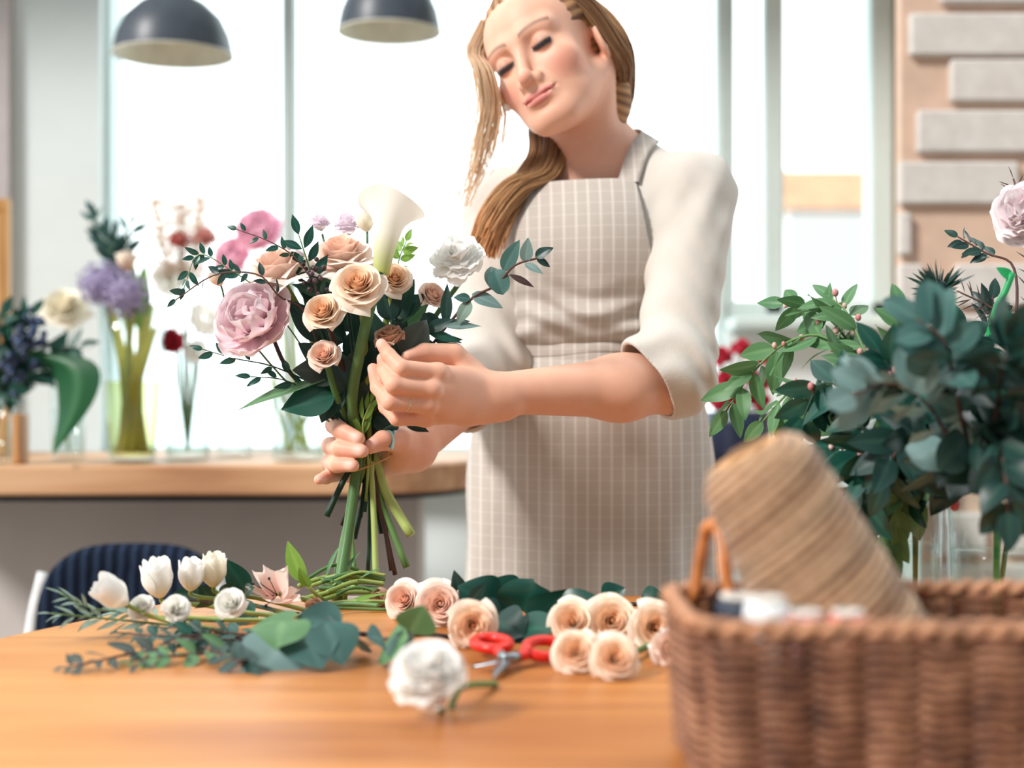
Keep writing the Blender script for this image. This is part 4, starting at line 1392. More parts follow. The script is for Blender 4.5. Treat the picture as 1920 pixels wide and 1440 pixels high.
# eucalyptus reaching out to the apron
def placed(name, label, cat, pts, smat, r, lv, group=GL, n=34):
    """branch whose every leaf is set by hand: (base px,py,D, tip px,py,D, width, shape, material, up)"""
    pts = [np.asarray(p, float) for p in pts]
    t = thing(name, pts[0], label, cat, group)
    mb = MB(); stem_mesh(mb, pts, r * 1.3, r * .6, n=n); mb.build('stem', smat, t)
    for q in lv:
        b = P(*q[:3]); e = P(*q[3:6])
        mb = MB()
        leaf(mb, b, e - b, q[9] if len(q) > 9 else (0, -1, .35), np.linalg.norm(e - b), q[6], -.3 if len(q) < 11 else q[10], .18, q[7], nu=9, nv=13)
        mb.build('leaf', q[8], t)
    return t
placed('eucalyptus_branch', 'eucalyptus branch reaching out over the apron bib', 'eucalyptus',
       PX([(640, 985, 1.752), (676, 890, 1.752), (694, 850, 1.748), (745, 740, 1.742), (815, 640, 1.735), (882, 562, 1.722), (930, 535, 1.712), (965, 498, 1.702), (1008, 484, 1.698)]), M_SBROWN, .0020, [
    (944, 508, 1.71, 972, 450, 1.695, .020, 'ovate', M_EUC), (985, 492, 1.70, 990, 446, 1.69, .016, 'ovate', M_EUCP), (984, 494, 1.70, 1018, 511, 1.69, .010, 'ovate', M_EUCP),
    (1004, 482, 1.698, 1036, 463, 1.69, .014, 'ovate', M_LDARK), (1006, 484, 1.698, 1033, 500, 1.70, .009, 'ovate', M_LDARK),
    (928, 506, 1.712, 944, 550, 1.700, .026, 'round', M_EUC), (920, 500, 1.715, 928, 548, 1.72, .020, 'ovate', M_EUCP), (955, 515, 1.706, 1002, 536, 1.70, .009, 'lance', M_SBROWN),
    (885, 552, 1.722, 942, 574, 1.71, .018, 'ovate', M_EUCP), (882, 560, 1.722, 850, 556, 1.72, .012, 'ovate', M_EUC), (882, 565, 1.722, 856, 606, 1.72, .017, 'ovate', M_SAGE),
    (836, 612, 1.732, 838, 530, 1.725, .015, 'lance', M_LDARK), (834, 610, 1.732, 880, 600, 1.725, .011, 'ovate', M_EUCP), (830, 612, 1.73, 902, 608, 1.72, .010, 'lance', M_EUCP),
    (822, 622, 1.734, 796, 588, 1.72, .022, 'round', M_LDARK), (812, 640, 1.735, 868, 634, 1.73, .012, 'lance', M_LDARK)])
placed('eucalyptus_branch', 'broad grey-green eucalyptus leaf branch between the beige rose and the thumb', 'eucalyptus',
       PX([(676, 970, 1.755), (692, 850, 1.752), (730, 740, 1.735), (770, 670, 1.722), (800, 620, 1.715)]), M_SDARK, .0020, [
    (758, 668, 1.708, 800, 600, 1.700, .040, 'ovate', M_GREYLEAF, (0, -1, -.1)), (760, 664, 1.720, 742, 590, 1.715, .016, 'lance', M_LDARK), (780, 650, 1.72, 826, 662, 1.715, .026, 'ovate', M_GREYLEAF),
    (800, 622, 1.715, 866, 640, 1.71, .012, 'lance', M_LDEEP), (748, 700, 1.73, 838, 668, 1.72, .014, 'lance', M_LDEEP), (800, 620, 1.715, 850, 596, 1.71, .016, 'ovate', M_LDARK)])
placed('salal_branch', 'glossy dark branch with the broad rounded leaf beside the fingers that grip the stems', 'greenery',
       PX([(612, 968, 1.73), (650, 890, 1.742), (680, 850, 1.742), (660, 770, 1.722), (630, 700, 1.710), (600, 620, 1.71)]), M_SDARK, .0032, [
    (628, 742, 1.705, 524, 762, 1.690, .047, 'ovate', M_LDEEP, (.1, -1, .6)), (612, 712, 1.705, 434, 752, 1.685, .022, 'lance', M_LMID, (0, -.6, 1)), (640, 700, 1.715, 548, 690, 1.70, .040, 'ovate', M_GREYLEAF),
    (636, 720, 1.712, 600, 792, 1.705, .034, 'ovate', M_LDARK), (640, 700, 1.71, 560, 640, 1.70, .034, 'ovate', M_LDARK), (660, 740, 1.712, 622, 650, 1.700, .036, 'ovate', M_LDARK),
    (655, 720, 1.715, 690, 640, 1.70, .034, 'ovate', M_LDARK), (610, 640, 1.715, 540, 560, 1.71, .034, 'ovate', M_LDARK), (620, 620, 1.715, 566, 520, 1.71, .030, 'ovate', M_LDARK)])
placed('salal_branch', 'dark leafy branch filling the heart of the bouquet behind the long stem', 'greenery',
       PX([(716, 1000, 1.765), (704, 920, 1.762), (696, 850, 1.756), (704, 770, 1.742), (720, 680, 1.735), (735, 600, 1.735)]), M_SDARK, .0030, [
    (704, 770, 1.730, 668, 690, 1.712, .036, 'ovate', M_LDARK), (708, 760, 1.732, 740, 690, 1.722, .034, 'ovate', M_LDARK), (704, 780, 1.735, 742, 800, 1.725, .030, 'ovate', M_LDARK),
    (714, 720, 1.732, 664, 640, 1.715, .036, 'ovate', M_LDARK), (718, 700, 1.732, 760, 600, 1.722, .032, 'ovate', M_LDARK), (722, 680, 1.735, 690, 575, 1.722, .032, 'ovate', M_LDARK),
    (735, 610, 1.735, 775, 520, 1.735, .028, 'ovate', M_LDEEP), (735, 600, 1.735, 715, 540, 1.73, .028, 'ovate', M_LDARK), (690, 800, 1.735, 640, 800, 1.72, .026, 'ovate', M_LDARK),
    (735, 600, 1.735, 800, 545, 1.735, .026, 'lance', M_LDEEP), (728, 640, 1.735, 806, 560, 1.735, .022, 'lance', M_LMID)])
placed('salal_branch', 'dark leafy branch behind the roses at the back of the bouquet', 'greenery',
       PX([(664, 1010, 1.768), (684, 920, 1.768), (690, 850, 1.764), (668, 740, 1.765), (640, 620, 1.768), (610, 500, 1.768)]), M_SDARK, .0030, [
    (668, 740, 1.762, 600, 700, 1.75, .040, 'ovate', M_LDARK), (660, 700, 1.765, 570, 660, 1.755, .040, 'ovate', M_LDARK), (655, 680, 1.765, 700, 600, 1.755, .040, 'ovate', M_LDARK),
    (645, 640, 1.765, 560, 590, 1.755, .042, 'ovate', M_LDARK), (640, 620, 1.765, 690, 540, 1.755, .040, 'ovate', M_LDARK), (628, 570, 1.765, 555, 530, 1.755, .038, 'ovate', M_LDEEP),
    (622, 550, 1.765, 660, 470, 1.765, .034, 'ovate', M_LMID), (615, 520, 1.768, 560, 480, 1.76, .030, 'ovate', M_LDEEP), (680, 780, 1.76, 740, 740, 1.75, .042, 'ovate', M_LDARK), (676, 770, 1.76, 612, 760, 1.75, .040, 'ovate', M_LDARK),
    (688, 800, 1.758, 770, 690, 1.752, .044, 'ovate', M_LDARK), (688, 800, 1.758, 790, 650, 1.756, .040, 'ovate', M_LDARK)])
placed('salal_branch', 'small dark leaf branch hanging below the ringed hand', 'greenery',
       PX([(700, 905, 1.755), (700, 850, 1.742), (722, 805, 1.722), (760, 792, 1.705)]), M_SDARK, .0016, [
    (756, 790, 1.703, 804, 808, 1.690, .013, 'lance', M_LDARK), (724, 806, 1.722, 736, 842, 1.71, .014, 'ovate', M_EUCP), (712, 824, 1.73, 744, 800, 1.715, .018, 'ovate', M_LDARK)])
sprig('ruscus_sprig', 'upright ruscus sprig with pointed leaves rising beside the calla lily', 'ruscus', PX([(690, 900, 1.758), (690, 850, 1.752), (640, 700, 1.735), (592, 540, 1.715), (560, 440, 1.705)]), M_LDEEP, M_SGREEN, 4, .034, .0135, .0016, 'lance', True, .75, GL, .72, True, taper=.15)
sprig('myrtle_sprig', 'dark curved myrtle sprig arching over the pink peony', 'myrtle', PX([(695, 905, 1.758), (690, 850, 1.748), (620, 720, 1.715), (575, 590, 1.690), (524, 556, 1.672), (490, 518, 1.668), (440, 510, 1.672), (392, 520, 1.68), (330, 562, 1.69)]), M_LDARK, M_SBROWN, 9, .0195, .0082, .0014, 'ovate', False, .8, GL, .52, taper=.1)
sprig('myrtle_sprig', 'thin myrtle sprig with tiny leaves reaching towards the red flower', 'myrtle', PX([(700, 905, 1.76), (690, 850, 1.752), (600, 700, 1.73), (500, 560, 1.70), (430, 505, 1.69), (372, 478, 1.69), (345, 540, 1.69)]), M_LDEEP, M_SGREEN, 9, .0190, .0082, .0010, 'ovate', True, .8, GL, .62, taper=.1)
sprig('myrtle_sprig', 'fine myrtle sprig across the creamy blush rose', 'myrtle', PX([(694, 905, 1.765), (688, 850, 1.752), (640, 700, 1.73), (600, 560, 1.70), (560, 490, 1.685), (510, 455, 1.68), (444, 430, 1.685)]), M_LDEEP, M_SBROWN, 7, .0170, .0080, .0012, 'ovate', False, .8, GL, .66, taper=.1)
sprig('myrtle_sprig', 'low myrtle sprig under the pink peony', 'myrtle', PX([(690, 905, 1.76), (684, 850, 1.748), (610, 740, 1.72), (520, 690, 1.70), (440, 672, 1.69), (380, 655, 1.69)]), M_LDEEP, M_SDARK, 6, .0210, .0085, .0012, 'ovate', False, .7, GL, .55, taper=.1)
sprig('myrtle_sprig', 'hanging myrtle sprig above the long pointed leaf', 'myrtle', PX([(680, 905, 1.755), (676, 850, 1.746), (610, 760, 1.72), (540, 715, 1.70), (470, 706, 1.69)]), M_LDEEP, M_SDARK, 4, .0230, .0085, .0012, 'ovate', False, .6, GL, .62, taper=.1)
sprig('grass_sprig', 'fresh green leaf tuft behind the calla lily', 'greenery', PX([(696, 905, 1.77), (694, 850, 1.766), (720, 640, 1.77), (745, 500, 1.775), (762, 452, 1.775)]), M_LBRIGHT, M_SGREEN, 4, .024, .012, .0014, 'ovate', True, .9, GL, .7, taper=.2)
sprig('grass_sprig', 'bright green side shoot between the thick stem and the fingers', 'greenery', PX([(686, 940, 1.742), (690, 860, 1.735), (680, 800, 1.718), (694, 756, 1.712)]), M_LBRIGHT, M_SLIGHT, 3, .028, .007, .0016, 'lance', True, .35, GL, .55, taper=.1)
# privet berries
t = thing('berry_sprig', P(694, 905, 1.76), 'cluster of dark privet berries in the middle of the bouquet', 'berries', GL)
mb = MB(); stem_mesh(mb, PX([(694, 905, 1.76), (690, 850, 1.75), (640, 690, 1.715), (596, 560, 1.69), (588, 520, 1.684)]), .0016, .001); mb.build('stem', M_SBROWN, t)
for i in range(26):
    o = RNG.normal(0, 1, 3) * A3(14, 1, 15)
    mb = MB(); mb.ball(P(588 + o[0], 518 + o[2], 1.684 + .006 * o[1]), .0031 * RNG.uniform(.7, 1.2), nu=8, nv=6, t=RNG.uniform(0, 1)); mb.build('berry', M_DARKB, t)
# loose twine round the stems
t = MB()
a = np.linspace(0, 2 * math.pi, 40, endpoint=False)
tw = P(697, 868, 1.748)
t.tube(tw + np.stack([.0235 * np.cos(a), .0230 * np.sin(a), .004 * np.sin(a + 1) + .006 * np.cos(a)], 1), .0011, 6, close=True)
tag(t.build('twine', m_plain('jute', (196, 164, 120), .95, .05)), 'thin jute twine tied round the bouquet stems below the fingers', 'twine')
# ------------------------------------------------------------------ cut flowers lying on the table
GT = 'cut flowers lying on the work table'
GG = 'cut greenery lying on the work table'
def LY(px, py, R, lift=0.0):
    """centre of a bloom of radius R that lies on the table and is seen at (px, py)"""
    return P(px, py, (CAM_Z - TABLE_Z - R * .95 - lift) * F / (py - 720))
def down(c, R):
    q = np.array(c); q[2] = TABLE_Z + .006; return q
def lying(name, label, cat, px, py, Rpx, kind, mat, face, tail, smat=M_SGREEN, r=.0032, n=None, lift=0.0, opn=1.0, group=GT, leaves=()):
    R = .02; Rpx = Rpx * 1.06
    for _ in range(6):
        c = LY(px, py, R, lift); R = Rpx * c[1] / F
    ax = nrm(face)
    e = c + np.array(tail); e[2] = TABLE_Z + r
    mid = c + (e - c) * .45; mid[2] = max(TABLE_Z + r, c[2] * .45 + e[2] * .55 - .004)
    t = flower(name, label, cat, [c, c - ax * R * 1.3 + (mid - c) * .1, mid, e], R, kind, mat, smat, r, ax, group, n=n, opn=opn)
    for b, d, L, W in leaves:
        mb = MB(); bb = c + np.array(b); leaf(mb, bb, np.array(d), (0, -.3, 1), L, W, -.3, .2); mb.build('leaf', M_LDEEP, t)
    return t
# the cluster of peach roses by the scissors
lying('garden_rose', 'peach rose lying beside the red scissor handle, behind the front pair of the group', 'rose', 1073, 1166, 43, 'rose', M_ROSE, (-.15, -1, .35), (.05, .30, 0), n=28)
lying('garden_rose', 'round peach rose with a deep apricot heart, highest of the group before the apron', 'rose', 1147, 1164, 46, 'rose', M_ROSE, (.05, -1, .25), (.03, .28, 0), n=30)
lying('garden_rose', 'peach rose at the front of the table cluster, nearest the red scissors', 'rose', 1080, 1222, 40, 'rose', M_ROSE, (-.05, -1, .30), (.10, .30, 0), n=28)
lying('garden_rose', 'peach rose lowest of the table cluster, closest to the table edge', 'rose', 1153, 1233, 41, 'rose', M_ROSE, (.05, -1, .30), (.10, .30, 0), n=28)
lying('garden_rose', 'peach rose with a hollow dark heart beside the wicker basket', 'rose', 1229, 1176, 44, 'rose', M_ROSE, (.12, -1, .20), (.06, .26, 0), n=26)
lying('garden_rose', 'wilted blush rose between the table cluster and the wicker basket', 'rose', 1256, 1214, 32, 'rose', M_BLUSH, (.5, -.8, .35), (.05, .24, 0), n=24)
# the three roses in the middle
lying('garden_rose', 'blush rose tilted on its side under the bouquet stems', 'rose', 757, 1124, 37, 'rose', M_BLUSH, (-.35, -1, .35), (.10, .22, 0), n=26)
lying('garden_rose', 'large full blush rose behind the white peony lying on the table', 'rose', 825, 1132, 42, 'rose', M_BLUSH, (.05, -1, .22), (.14, .22, 0), n=32)
lying('garden_rose', 'apricot rose in shade just behind the red scissor handle', 'rose', 886, 1172, 43, 'rose', M_ROSE, (.15, -1, .10), (.16, .25, 0), n=26)
lying('rose_bud', 'small dusky rose bud lying under the bouquet stems', 'rose bud', 717, 1117, 19, 'bud', M_TAUPE, (-.6, -.8, .1), (.12, .12, 0), n=8)
# white blooms on the far side
WB = [(214, 1116, 29, (-.6, -.5, .6), .030, 'white flower at the outer end of the table row, above the sage sprig', 'bud'), (264, 1138, 27, (-.2, -.8, .6), .016, 'white flower lying low between two upright white buds', 'rose'), (297, 1090, 30, (-.05, -.35, 1), .030, 'tall white bud standing highest of the white flowers on the table', 'bud'),
      (331, 1140, 28, (.3, -.8, .5), .016, 'white flower in front of the dark leaves, lying beside the low white one', 'rose'), (358, 1082, 25, (.1, -.3, 1), .034, 'white bud behind the green leaves on the far table edge', 'bud'), (401, 1074, 26, (.1, -.3, 1), .036, 'creamy bud with a green tip at the far table edge', 'bud'), (431, 1130, 31, (-.1, -1, .55), .016, 'open white flower closest to the pink lily', 'rose')]
for px, py, R, f, lift, lab, kd in WB:
    lying('ranunculus', lab, 'ranunculus', px, py, R, kd, M_WHITE if px != 401 else M_CREAM, f, (.10, .04 if py < 1120 else .10, 0), M_SLIGHT, .0026, lift=lift, n=20 if kd == 'rose' else 12, opn=.8)
# the big soft white peony at the front
lying('peony', 'fluffy white peony lying alone at the front of the table', 'peony', 805, 1266, 84, 'puff', M_WHITE, (-.2, -.55, .8), (.05, .12, 0), M_SGREEN, .003, n=95)

# pink lily
lc = P(525, 1112, 1.60)
t = thing('lily', (lc[0] + .02, lc[1] + .1, TABLE_Z), 'pale pink lily with open petals lying under the bright green leaf', 'lily', GT)
for (bx, by, bd), (tx, ty, td), W in (((515, 1120, 1.60), (462, 1072, 1.58), .014), ((512, 1122, 1.60), (452, 1108, 1.57), .012), ((520, 1115, 1.60), (488, 1058, 1.60), .012), ((525, 1120, 1.60), (548, 1058, 1.59), .018), ((530, 1125, 1.60), (506, 1144, 1.54), .017), ((525, 1125, 1.60), (572, 1138, 1.56), .012), ((528, 1120, 1.6), (566, 1108, 1.60), .010)):
    mb = MB(); b = P(bx, by, bd); e = P(tx, ty, td)
    petal(mb, b, e - b, (0, -.6, 1), np.linalg.norm(e - b) * 1.1, W, .35, .3, .05, .1, 1, .92, nu=7, nv=9); mb.build('petal', M_LILY, t)
mb = MB(); mb.tube(bez([lc, lc + A3(.05, .05, -.02), A3(lc[0] + .13, lc[1] + .08, TABLE_Z + .004)], 12), .003, 8); mb.build('stem', M_SLIGHT, t)
mb = MB()
for k in range(5):
    a = RNG.uniform(-.5, .5, 3); q = P(520, 1116, 1.60)
    e = q + nrm(A3(-.6, -.6, .4) + a) * .03; mb.tube([q, e], .0006, 4); mb.ball(e, .0018, nu=6, nv=5)
mb.build('stamen', M_DARKB, t)
t = thing('lily_bud', P(592, 1140, 1.60) * A3(1, 1, 0) + A3(.05, .05, TABLE_Z), 'brownish pink open seed cup beside the lily', 'flower', GT)
c = LY(592, 1140, .012)
mb = MB(); bud_bloom(mb, c, (-.3, -.9, .3), .012, 7); mb.build('bloom', M_TAUPE, t)
mb = MB(); mb.tube(bez([c, c + A3(.03, .03, -.005), A3(c[0] + .08, c[1] + .04, TABLE_Z + .003)], 8), .002, 6); mb.build('stem', M_SGREEN, t)

# bright leaf that stands up behind the lily
t = thing('leaf_shoot', TB(600, 1150) + A3(0, .06, .003), 'single bright green leaf shoot standing up beside the pink lily', 'greenery', GG)
mb = MB(); b = P(570, 1092, 1.62); leaf(mb, b, P(538, 1020, 1.61) - b, (-.3, -1, .2), .052, .022, -.25, .3, 'ovate', t=.2); mb.build('leaf', M_LBRIGHT, t)
mb = MB(); b = P(580, 1100, 1.62); leaf(mb, b, P(556, 1060, 1.60) - b, (-.3, -1, .2), .03, .014, -.2, .3); mb.build('leaf', M_LBRIGHT, t)
mb = MB(); stem_mesh(mb, [TB(600, 1150) + A3(0, .06, .003), P(590, 1112, 1.63), P(569, 1090, 1.62)], .0022); mb.build('stem', M_SLIGHT, t)

# bundle of green stalks under the bouquet
for k in range(16):
    y0 = RNG.uniform(1124, 1146); x0 = RNG.uniform(556, 640); x1 = x0 + RNG.uniform(90, 150)
    a = TB(x0, y0); b = TB(x1, y0 + RNG.uniform(-12, 6))
    h0 = TABLE_Z + .0025 + .0075 * (k % 4)
    a[2] = h0; b[2] = h0 + RNG.uniform(0, .008)
    m = (a + b) / 2 + A3(0, 0, RNG.uniform(.0, .012))
    nm = thing('flower_stalk', a, 'thin fresh green stalk in the loose bundle under the bouquet', 'stalk', 'loose green stalks under the bouquet')
    mb = MB(); stem_mesh(mb, [a, m, b], RNG.uniform(.0018, .0032)); mb.build('stem', M_SLIGHT if k % 3 else M_SGREEN, nm)
    if k % 2 == 0:
        mb = MB(); leaf(mb, m, A3(RNG.uniform(-1, 1), RNG.uniform(-.4, .2), .35), (0, -.3, 1), RNG.uniform(.03, .05), .008, -.3, .2, 'lance'); mb.build('leaf', M_LMID if k % 4 else M_LBRIGHT, nm)

# eucalyptus and myrtle sprigs across the table
def on_table(L, h=.006):
    r_ = []
    for q in L:
        p = TB(q[0], q[1], TABLE_Z + (q[2] if len(q) > 2 else h)); r_.append(p)
    return r_
sprig('sage_sprig', 'pale sage green sprig sticking out over the table corner', 'greenery', on_table([(420, 1165, .012), (330, 1160, .015), (240, 1148, .020), (170, 1140, .032), (112, 1112, .050)]), M_SAGE, M_SGREEN, 9, .040, .0075, .0014, 'lance', True, .6, GG, .35, up=(0, -.4, 1))
sprig('sage_sprig', 'second pale sage sprig lower over the table corner', 'greenery', on_table([(400, 1180, .01), (300, 1170, .014), (200, 1160, .02), (96, 1150, .03)]), M_SAGE, M_SGREEN, 7, .036, .0075, .0014, 'lance', True, .6, GG, .4, up=(0, -.4, 1))
for i, (pl, n, L, W, mt, lab) in enumerate([
    ([(470, 1196), (380, 1192, .008), (290, 1192, .012), (220, 1186, .012)], 7, .026, .014, M_LDEEP, 'dark leafy myrtle sprig lying in front of the white flowers'),
    ([(480, 1200), (400, 1200, .012), (320, 1200, .015), (255, 1250, .004)], 8, .028, .013, M_LDARK, 'dark myrtle sprig bending towards the front of the table'),
    ([(470, 1215), (380, 1225, .008), (300, 1232, .008), (240, 1240, .004)], 8, .026, .012, M_LMID, 'green myrtle sprig lying flat on bare wood before the dark ones'),
    ([(330, 1215), (250, 1225, .006), (180, 1240, .01), (118, 1252, .004)], 7, .026, .012, M_GREYLEAF, 'small greyish sprig reaching farthest out on bare wood'),
    ([(520, 1196), (440, 1188, .01), (370, 1180, .012), (300, 1176, .012)], 7, .028, .013, M_LDEEP, 'dark sprig tucked below the open white flower'),
    ([(560, 1150), (480, 1150, .01), (420, 1134, .02), (350, 1124, .03)], 6, .030, .015, M_LDEEP, 'dark leaves between the white buds on the far side'),
    ([(480, 1235), (450, 1240, .01), (420, 1228, .01), (380, 1212, .01)], 5, .026, .014, M_LDARK, 'short dark sprig next to the big blue-green leaves')]):
    sprig('myrtle_sprig', lab, 'greenery', on_table(pl), mt, M_SBROWN, n, L, W, .0014, 'ovate', True, .85, GG, .15, up=(0, -.5, 1))
# tall leaf behind the buds
t = thing('leaf_shoot', TB(470, 1130, TABLE_Z), 'dark pointed leaf standing up behind the creamy bud', 'greenery', GG)
for q in ((462, 1112, 1.62, 424, 1050, 1.60, .028), (460, 1118, 1.60, 470, 1100, 1.56, .02), (380, 1125, 1.62, 330, 1110, 1.58, .024), (400, 1130, 1.60, 376, 1100, 1.57, .022), (420, 1130, 1.60, 440, 1092, 1.58, .024)):
    mb = MB(); b = P(*q[:3]); e = P(*q[3:6]); leaf(mb, b, e - b, (0, -1, .4), np.linalg.norm(e - b), q[6], -.2, .25); mb.build('leaf', M_LDEEP, t)
mb = MB(); stem_mesh(mb, [P(380, 1128, 1.62), P(430, 1130, 1.62), TB(470, 1130, TABLE_Z + .003)], .002); mb.build('stem', M_SDARK, t)
# the big blue-green leaves
def big_leaf_branch(label, pts, lv):
    t = thing('eucalyptus_branch', pts[0], label, 'eucalyptus', GG)
    mb = MB(); stem_mesh(mb, pts, .0026, .0018); mb.build('stem', M_SBROWN, t)
    for (bx, by, bh), (ex, ey, eh), W, sh, m, up in lv:
        b = TB(bx, by, TABLE_Z + bh); e = TB(ex, ey, TABLE_Z + eh) if eh < .03 else P(ex, ey, b[1] - .012)
        mb = MB(); leaf(mb, b, e - b, up, np.linalg.norm(e - b), W, -.35, .12, sh, nu=9, nv=13); mb.build('leaf', m, t)
big_leaf_branch('branch of broad blue-green leaves lying in the middle of the table', on_table([(690, 1190), (640, 1185, .012), (590, 1180, .016), (530, 1178, .018)]), [
    ((560, 1188, .022), (466, 1262, .004), .070, 'ovate', M_EUCP, (.2, -.3, 1)), ((566, 1176, .034), (600, 1240, .012), .060, 'ovate', M_EUC, (0, -.6, 1)),
    ((610, 1168, .040), (645, 1240, .010), .052, 'ovate', M_EUC, (.2, -.6, 1)), ((540, 1172, .030), (455, 1155, .026), .050, 'ovate', M_LMID, (0, -.6, 1)),
    ((625, 1170, .036), (690, 1205, .010), .050, 'round', M_EUC, (0, -.6, 1)), ((530, 1165, .04), (520, 1205, .028), .055, 'ovate', M_LMID, (0, -.6, 1)), ((640, 1180, .02), (560, 1150, .04), .05, 'ovate', M_EUC, (0, -.8, .7))])
big_leaf_branch('green branch with rounded leaves between the white peony and the blush roses', on_table([(850, 1195), (800, 1190, .012), (750, 1195, .015), (710, 1200, .012)]), [
    ((765, 1192, .03), (700, 1235, .006), .050, 'ovate', M_LMID, (0, -.6, 1)), ((770, 1185, .035), (795, 1140, .050), .040, 'ovate', M_LMID, (.3, -1, .2)), ((740, 1190, .03), (766, 1226, .012), .042, 'ovate', M_EUCP, (0, -.7, 1)), ((720, 1200, .02), (690, 1190, .03), .036, 'ovate', M_EUC, (0, -.7, 1))])
# dark leaves behind the roses
big_leaf_branch('dark glossy leaf branch along the far table edge behind the roses', [TB(1230, 1132, TABLE_Z + .004), TB(1120, 1135, TABLE_Z + .014), TB(1000, 1140, TABLE_Z + .018), TB(880, 1136, TABLE_Z + .02)], [
    ((930, 1145, .02), (862, 1098, .052), .060, 'ovate', M_LDEEP, (0, -1, .5)), ((960, 1140, .02), (905, 1096, .060), .060, 'ovate', M_LDEEP, (0, -1, .4)), ((985, 1150, .02), (1000, 1092, .064), .066, 'round', M_LDEEP, (0, -1, .3)),
    ((1020, 1180, .006), (1060, 1108, .045), .060, 'ovate', M_LDEEP, (.2, -1, .4)), ((1050, 1160, .02), (1130, 1120, .040), .050, 'ovate', M_LDEEP, (0, -.8, .7)), ((960, 1185, .006), (1030, 1168, .022), .044, 'round', M_LDEEP, (0, -.7, .7)),
    ((920, 1160, .02), (980, 1188, .010), .050, 'ovate', M_LDARK, (0, -.8, .6)), ((1130, 1125, .03), (1170, 1103, .05), .03, 'ovate', M_LDEEP, (0, -1, .4)), ((1200, 1130, .02), (1250, 1122, .04), .034, 'ovate', M_LDEEP, (0, -1, .5)), ((870, 1136, .02), (852, 1072, .075), .020, 'ovate', M_LDARK, (0, -1, .1)), ((880, 1130, .03), (910, 1095, .07), .014, 'lance', M_LDARK, (0, -1, .1)), ((940, 1170, .01), (880, 1150, .03), .05, 'ovate', M_LDARK, (0, -.8, .6))])
mp = on_table([(1090, 1152), (980, 1160), (880, 1165)])

# scissors
M_REDP = m_plain('red_plastic', (226, 44, 34), .35, .5, var=.03)
M_STEEL = m_plain('scissor_steel', (150, 158, 164), .3, .5, metal=1, var=.02)
piv = TB(948, 1238, TABLE_Z + .010)
t = thing('scissors', (piv[0], piv[1], TABLE_Z), 'open scissors with red plastic handles lying beside the peach roses', 'scissors')
def blade(tip_px, hnd_px, hz, ring, lab):
    tip = TB(*tip_px, TABLE_Z + .003); hd = TB(hnd_px[0], hnd_px[1], TABLE_Z + hz)
    d = nrm(tip - piv); s_ = nrm(np.cross(d, (0, 0, 1)))
    n_ = 10; v = np.linspace(0, 1, n_)
    c = piv + (tip - piv) * v[:, None]
    w = .0075 * (1 - v ** 1.6 * .93)
    ring_ = np.stack([c + s_ * w[:, None], c + A3(0, 0, .0018), c - s_ * w[:, None], c - A3(0, 0, .0014)], 1)
    mb = MB(); mb.grid(ring_, .5, close_u=True); mb.f.append((mb.n - 4, mb.n - 3, mb.n - 2, mb.n - 1)); mb.mi.append(0)
    mb.tube([piv, piv + (hd - piv) * .45], [.0055, .0045], 8)
    mb.build('blade', M_STEEL, t)
    a = np.linspace(0, 2 * math.pi, 28, endpoint=False)
    dd = nrm(hd - piv); ss = nrm(np.cross(dd, A3(.1, -.5, 1)))
    cen = hd
    rx, ry = ring
    pts = cen + dd * (rx * np.cos(a))[:, None] + ss * (ry * np.sin(a))[:, None]
    mb = MB(); mb.tube(pts, .0052, 10, close=True); mb.tube([piv + (hd - piv) * .28, hd - dd * rx], [.0046, .0056], 10)
    mb.build('handle', M_REDP, t, label='red plastic finger loop')
blade((884, 1252), (1022, 1216), .012, (.023, .014), '')
blade((925, 1272), (922, 1206), .014, (.022, .0165), '')
mb = MB(); mb.lathe([(0, .006), (.004, .006), (.005, .004), (.005, 0)], piv, nu=16); mb.build('screw', M_STEEL, t)

# ------------------------------------------------------------------ wicker basket
def m_wicker():
    n = NT('wicker')
    v = n.noise(40, 4, n.obj())
    c = n.ramp(v, [(.25, lin((84, 54, 42))), (.5, lin((138, 92, 68))), (.75, lin((186, 136, 104)))])
    return n.done(n.bsdf(c, .5, .35))
M_WICK = m_wicker()
BX0, BX1, BY0, BY1 = .122, .50, .885, 1.055
BH = .108
bk = thing('wicker_basket', ((BX0 + BX1) / 2, (BY0 + BY1) / 2, TABLE_Z), 'brown wicker basket with a looped handle at the front corner of the table', 'basket')
def rrect(k, n=200, rad=.035):
    """rounded rectangle, flared by k (0 at the foot, 1 at the rim)"""
    fl = .008 * k
    x0, x1, y0, y1 = BX0 - fl, BX1 + fl, BY0 - fl * .5, BY1 + fl * .5
    segs = []
    cs = [(x1 - rad, y0 + rad, -90), (x1 - rad, y1 - rad, 0), (x0 + rad, y1 - rad, 90), (x0 + rad, y0 + rad, 180)]
    pts = []
    for i, (cx, cy, a0) in enumerate(cs):
        for a in np.linspace(a0, a0 + 90, 10):
            pts.append((cx + rad * math.cos(math.radians(a)), cy + rad * math.sin(math.radians(a))))
    pts.append(pts[0]); pts = np.array(pts)
    L = np.concatenate([[0], np.cumsum(np.linalg.norm(np.diff(pts, axis=0), axis=1))])
    s = np.linspace(0, L[-1], n, endpoint=False)
    return np.stack([np.interp(s, L, pts[:, 0]), np.interp(s, L, pts[:, 1])], 1), L[-1]
NS = 32
mb = MB()
rows_ = 28
